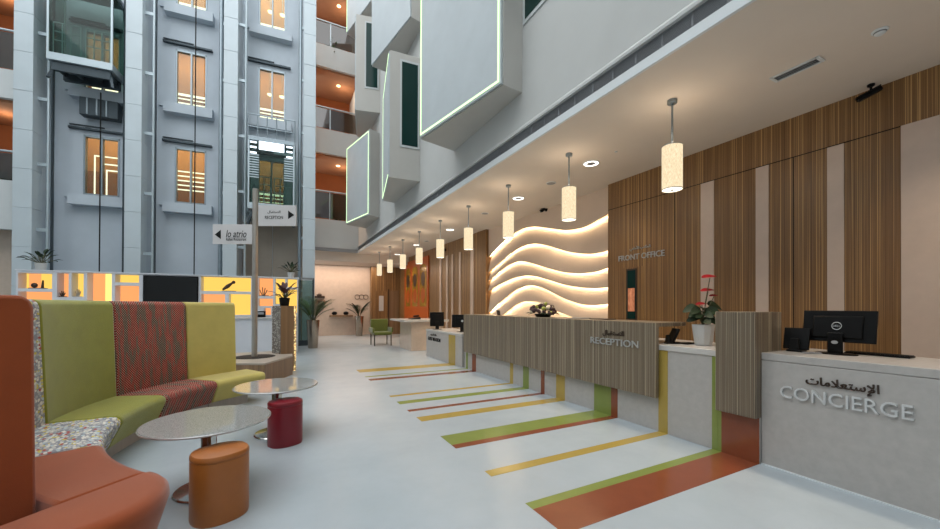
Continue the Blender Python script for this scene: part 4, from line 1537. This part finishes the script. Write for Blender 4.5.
def figurine(px_, py_, w, h, label, kind=0, mat='bronze'):
    s, z = ehit(px_, py_, TB - .12)
    best = None
    for c in cells:
        if c[0] < s < c[1]:
            if best is None or abs(c[2] - z) < abs(best - z):
                best = c[2]
    z = best
    o = thing('figurine', label, 'ornament', EP(s, TB - .12, z))
    EM().box(s - w / 2, s + w / 2, TB - .16, TB - .08, z + .001, z + .02).build('foot', mat, o, bevel=.004)
    if kind == 0:
        EM().sphere((s - w * .2, TB - .12, z + .02 + h * .3), h * .3, 8, (1, .8, 1)).tube([(s + w * .25, TB - .12, z + .02), (s + w * .28, TB - .12, z + h)], [h * .14, h * .08], 8).build('body', mat, o)
    elif kind == 1:
        EM().tube([(s - w * .45, TB - .12, z + .05), (s - w * .1, TB - .12, z + h * .55), (s + w * .3, TB - .12, z + h)], [.03, .06, .025], 8).sphere((s + w * .33, TB - .12, z + h), .05, 8).build('body', mat, o)
    else:
        e = EM()
        for q in (-.35, -.1, .15, .35):
            e.tube([(s + q * w * .3, TB - .12, z + .02), (s + q * w, TB - .12, z + h * (1 - abs(q)))], .012, 6)
        e.build('twigs', mat, o)


figurine(38, 286.5, .34, .22, 'small dark figurine pair in the top left glowing niche', 0)
figurine(62.5, 295, .16, .18, 'twig ornament in the narrow orange niche', 2)
figurine(78, 295, .16, .24, 'thin pale wire ornament in the narrow yellow niche', 2, 'brushed')
figurine(229, 290, .36, .28, 'dark bird shaped figurine in the wide yellow niche right of the television', 1)
figurine(263.5, 294, .3, .30, 'dark twig ornament in the orange niche just right of the sign post', 2)
s, z = ehit(261, 315, TB + .3)
o = thing('bar_till', 'small black till on the bar counter right of the sign post', 'till', EP(s, TB + .3, 1.156))
EM().box(s - .12, s + .12, TB + .2, TB + .36, 1.156, 1.34).build('case', 'black', o, bevel=.01)
EM().box(s - .08, s + .08, TB + .36, TB + .365, 1.24, 1.31).build('display', 'grey', o)
smallplant('small dark plant in white pot on the left end of the glowing cabinet', tuple(EP(2.42, TB - .15, Z1 + .031)), .55, 21, 'leaf', 'pot', 24)
smallplant('small dark plant in white pot on the right end of the glowing cabinet', tuple(EP(8.30, TB - .15, Z1 + .031)), .50, 22, 'leaf', 'pot', 20)

# ================================================================== CEILING FITTINGS
t0 = None
PLAB = ['nearest linen drum pendant lamp, in front of the striped wood wall', 'second linen pendant lamp from the near end, beside the wave wall', 'third linen pendant lamp from the near end',
        'fourth linen pendant lamp from the near end', 'fifth linen pendant lamp from the near end', 'sixth linen pendant lamp from the near end', 'third linen pendant lamp from the far end',
        'second linen pendant lamp from the far end', 'farthest linen pendant lamp of the row']
PX = 4.24
for i in range(9):
    y = 2.88 + 1.79 * i
    if i == 0:
        t0 = thing('pendant_lamp', PLAB[0], 'pendant lamp', (PX, y, 2.88), 0, 'pendant lamps over the counters')
        c = Vector((PX, y, 0))
        MB().lathe(c, [(.05, 3.955), (.055, 3.96), (.055, 3.998)], 20).build('ceiling_cup', 'steel', t0)
        MB().tube([c + Vector((0, 0, 3.43)), c + Vector((0, 0, 3.96))], .012, 8).build('rod', 'steel', t0)
        m = MB()
        n = 40
        prof = [(.113, 2.92), (.113, 3.44), (.109, 3.44), (.109, 2.92)]
        m.lathe(c, prof + prof[:1], n, caps=False)
        m.build('lamp_shade', 'shade', t0)
        for z in (2.914, 3.434):
            MB().lathe(c, [(.1135, z), (.115, z), (.115, z + .01), (.1135, z + .01), (.1135, z)], 40, caps=False).build('shade_rim', 'brushed', t0)
        MB().lathe(c, [(.107, 2.918), (.107, 2.924)], 40).build('diffuser', 'bulbwhite', t0)
        MB().lathe(c, [(.012, 2.904), (.014, 2.918)], 12).build('finial', 'steel', t0)
        e = MB()
        for q in range(3):
            a = 2 * pi * q / 3
            e.bar((c.x, c.y, 3.435), (c.x + .11 * cos(a), c.y + .11 * sin(a), 3.435), .006)
        e.build('spider', 'steel', t0, smooth=False)
    else:
        copy_thing(t0, (PX, y, 2.88), None, PLAB[i])

DL = [((4.9, .35), 'unseen ring downlight added over the near end of the concierge desk'), ((4.9, -1.9), 'unseen ring downlight added past the near end of the concierge desk'), ((4.86, 4.80), 'nearest glowing ring downlight in the ceiling, between the first two pendants'), ((4.95, 7.13), 'second glowing ring downlight from the near end'),  # first two lie out of view, added to brighten the near wall and ceiling
      ((5.03, 11.1), 'third glowing ring downlight from the near end'), ((5.08, 14.5), 'farthest but one glowing ring downlight'), ((5.2, 17.6), 'farthest glowing ring downlight')]
d0 = None
for i, ((x, y), lab) in enumerate(DL):
    if i == 0:
        d0 = thing('ring_downlight', lab, 'downlight', (x, y, ZC), 0, 'ring downlights in the reception ceiling')
        c = Vector((x, y, ZC))
        MB().lathe(c, [(.135, -.012), (.14, -.006), (.14, -.0005), (.125, -.0005), (.125, -.012), (.135, -.012)], 40, caps=False).build('trim_ring', 'trimwhite', d0)
        MB().lathe(c, [(.124, -.011), (.124, -.004), (.078, -.004), (.078, -.011), (.124, -.011)], 40, caps=False).build('light_ring', 'ring', d0)
        MB().lathe(c, [(.077, -.010), (.074, -.002), (.0001, -.003)], 32).build('centre_disc', 'grey', d0)
    else:
        copy_thing(d0, (x, y, ZC), None, lab)
s0_ = None
for i, (px_, py_, lab) in enumerate([(551, 183, 'round grey ceiling speaker between the two nearest ring downlights'), (485, 213.3, 'round ceiling speaker beside the third pendant'), (426.5, 241, 'round ceiling speaker near the sixth pendant')]):
    q = at_z(px_, py_, ZC)
    if i == 0:
        s0_ = thing('ceiling_speaker', lab, 'ceiling speaker', (q.x, q.y, ZC), 0, 'ceiling speakers')
        MB().lathe(q, [(.09, -.012), (.1, -.006), (.1, -.0005)], 28).build('rim', 'trimwhite', s0_)
        MB().lathe(q, [(.0001, -.016), (.06, -.0145), (.089, -.0115)], 28).build('grille', 'grey', s0_)
    else:
        copy_thing(s0_, (q.x, q.y, ZC), None, lab)
for px_, py_, lab in ((616, 151.5, 'tiny white sprinkler head right of the nearest ring downlight'), (880, 30.5, 'white smoke detector at upper right of the ceiling')):
    q = at_z(px_, py_, ZC)
    o = thing('smoke_detector', lab, 'detector', (q.x, q.y, ZC))
    s = .35 if px_ < 700 else .8
    MB().lathe(q, [(.03 * s, -.05 * s), (.05 * s, -.035 * s), (.055 * s, -.02 * s), (.07 * s, -.012 * s), (.07 * s, -.0005)], 24).build('body', 'trimwhite', o)
    MB().lathe(q, [(.051 * s, -.034 * s), (.0555 * s, -.021 * s)], 24).build('vent_band', 'grey', o)
o = thing('slot_vent', 'long narrow ceiling vent with white frame at upper right', 'ceiling vent', (4.83, 1.91, ZC))
f = MB()
x0, x1, y0, y1 = 4.775, 4.895, 1.71, 2.09
f.box(x0 - .012, x0 + .006, y0, y1, ZC - .012, ZC - .0005).box(x1 - .006, x1 + .012, y0, y1, ZC - .012, ZC - .0005)
f.box(x0 - .012, x1 + .012, y0 - .02, y0 + .01, ZC - .012, ZC - .0005).box(x0 - .012, x1 + .012, y1 - .01, y1 + .02, ZC - .012, ZC - .0005)
f.build('frame', 'trimwhite', o, smooth=False)
B(x0, x1, y0, y1, ZC - .004, ZC - .0006).build('backing', 'darksteel', o, smooth=False)
f = MB()
for i in range(3):
    x = x0 + .022 + i * .034
    f.box(x, x + .006, y0 + .01, y1 - .01, ZC - .010, ZC - .004)
f.build('blades', 'grey', o, smooth=False)


def cctv(label, mount, d, L, r, base='c'):
    mount = Vector(mount)
    d = Vector(d).normalized()
    o = thing('security_camera', label, 'camera', mount)
    k_ = Vector((0, 0, -1)) if base == 'c' else Vector((-1, 0, 0))
    MB(Matrix.Translation(mount) @ (Matrix.Identity(4) if base == 'c' else Matrix.Rotation(pi / 2, 4, 'Y'))).lathe((0, 0, 0), [(r * .9, -.001), (r * .9, -.02), (r * .5, -.03)], 18).build('mount', 'black', o)
    j = mount + k_ * .10
    MB().tube([mount + k_ * .01, j], .012, 8).build('arm', 'black', o)
    MB().bar(j - d * L * .45, j + d * L * .55, r * 1.5, r * 1.3).build('body', 'black', o, bevel=.008)
    MB().tube([j + d * L * .55, j + d * L * .62], r * .5, 14).build('lens', 'screen', o)
    MB().bar(j - d * L * .4 + Vector((0, 0, r * .75)), j + d * L * .66 + Vector((0, 0, r * .75)), r * 1.7, .01).build('sun_shield', 'black', o)
    return o


q = at_z(867, 89.5, ZC)
cctv('black security camera hanging from the ceiling at the striped wood wall', (q.x - .1, q.y - .06, ZC - .0005), (-.4, 1, -.45), .2, .036)
q = at_x(546.5, 211, XB)
cctv('black spotlight camera on the upper plain part of the wave wall', (XB + .0, q.y, q.z + .03), (-.8, -.2, -.6), .2, .05, 'w')
q = at_x(445.5, 250, XW)
cctv('small black camera on the far wood wall above the light strips', (XW - .0, q.y, q.z), (-.7, -.7, -.3), .22, .06, 'w')

# ================================================================== LIGHT
wd = bpy.data.worlds.new('sky')
S.world = wd
wd.use_nodes = True
bg = wd.node_tree.nodes['Background']
bg.inputs[0].default_value = lin('#eff3f5')
bg.inputs[1].default_value = 3.2


def lamp(kind, name, loc, energy, col, **kw):
    l = bpy.data.lights.new(name, kind)
    l.energy = energy
    l.color = lin(col)[:3]
    rot = kw.pop('rot', None)
    for k2, v in kw.items():
        setattr(l, k2, v)
    o = bpy.data.objects.new(name, l)
    COL.objects.link(o)
    o.location = loc
    if rot:
        o.rotation_euler = rot
    return o


for i in range(9):
    y = 2.88 + 1.79 * i
    lamp('POINT', 'pendant_glow', (PX, y, 3.52), 6, '#ffe6c8', shadow_soft_size=.1)
    lamp('SPOT', 'pendant_down', (PX, y, 2.89), 65, '#ffe6c6', shadow_soft_size=.1, spot_size=radians(130), spot_blend=.8, specular_factor=.05)
for (x, y), lab in DL:
    lamp('SPOT', 'downlight_beam', (x, y, ZC - .02), 80 if y > 3 else 190, '#ffe8cc', shadow_soft_size=.1, spot_size=radians(120), spot_blend=.7, specular_factor=.05)  # stronger beams belong to the two added, unseen fittings
for z in (8.2, 12.1, 15.9):
    lamp('POINT', 'balcony_light', (2.9, 19.2, z - .3), 16, '#ffe0bc', shadow_soft_size=.1)
for z in (7.5, 11.3):
    lamp('POINT', 'balcony_light', tuple(EP(-.3, -.2, z - .1)), 16, '#ffe0bc', shadow_soft_size=.1)
for z in LV:
    lamp('AREA', 'corridor_light', tuple(EP(4.8, -1.05, z + 3.1)), 260, '#ffd0a0', shape='RECTANGLE', size=8, size_y=.5, rot=(0, 0, -.088))
lamp('AREA', 'lobby_light', (2.2, 19.3, 3.58), 110, '#ffe6d2', shape='RECTANGLE', size=5, size_y=.8)
# ------------------------------------------------------------------ output
S.view_settings.view_transform = 'Standard'
S.view_settings.look = 'None'
S.view_settings.gamma = 1
S.view_settings.use_curve_mapping = False
S.view_settings.exposure = 0
S.cycles.max_bounces = 8
S.cycles.diffuse_bounces = 5
S.cycles.sample_clamp_indirect = 4
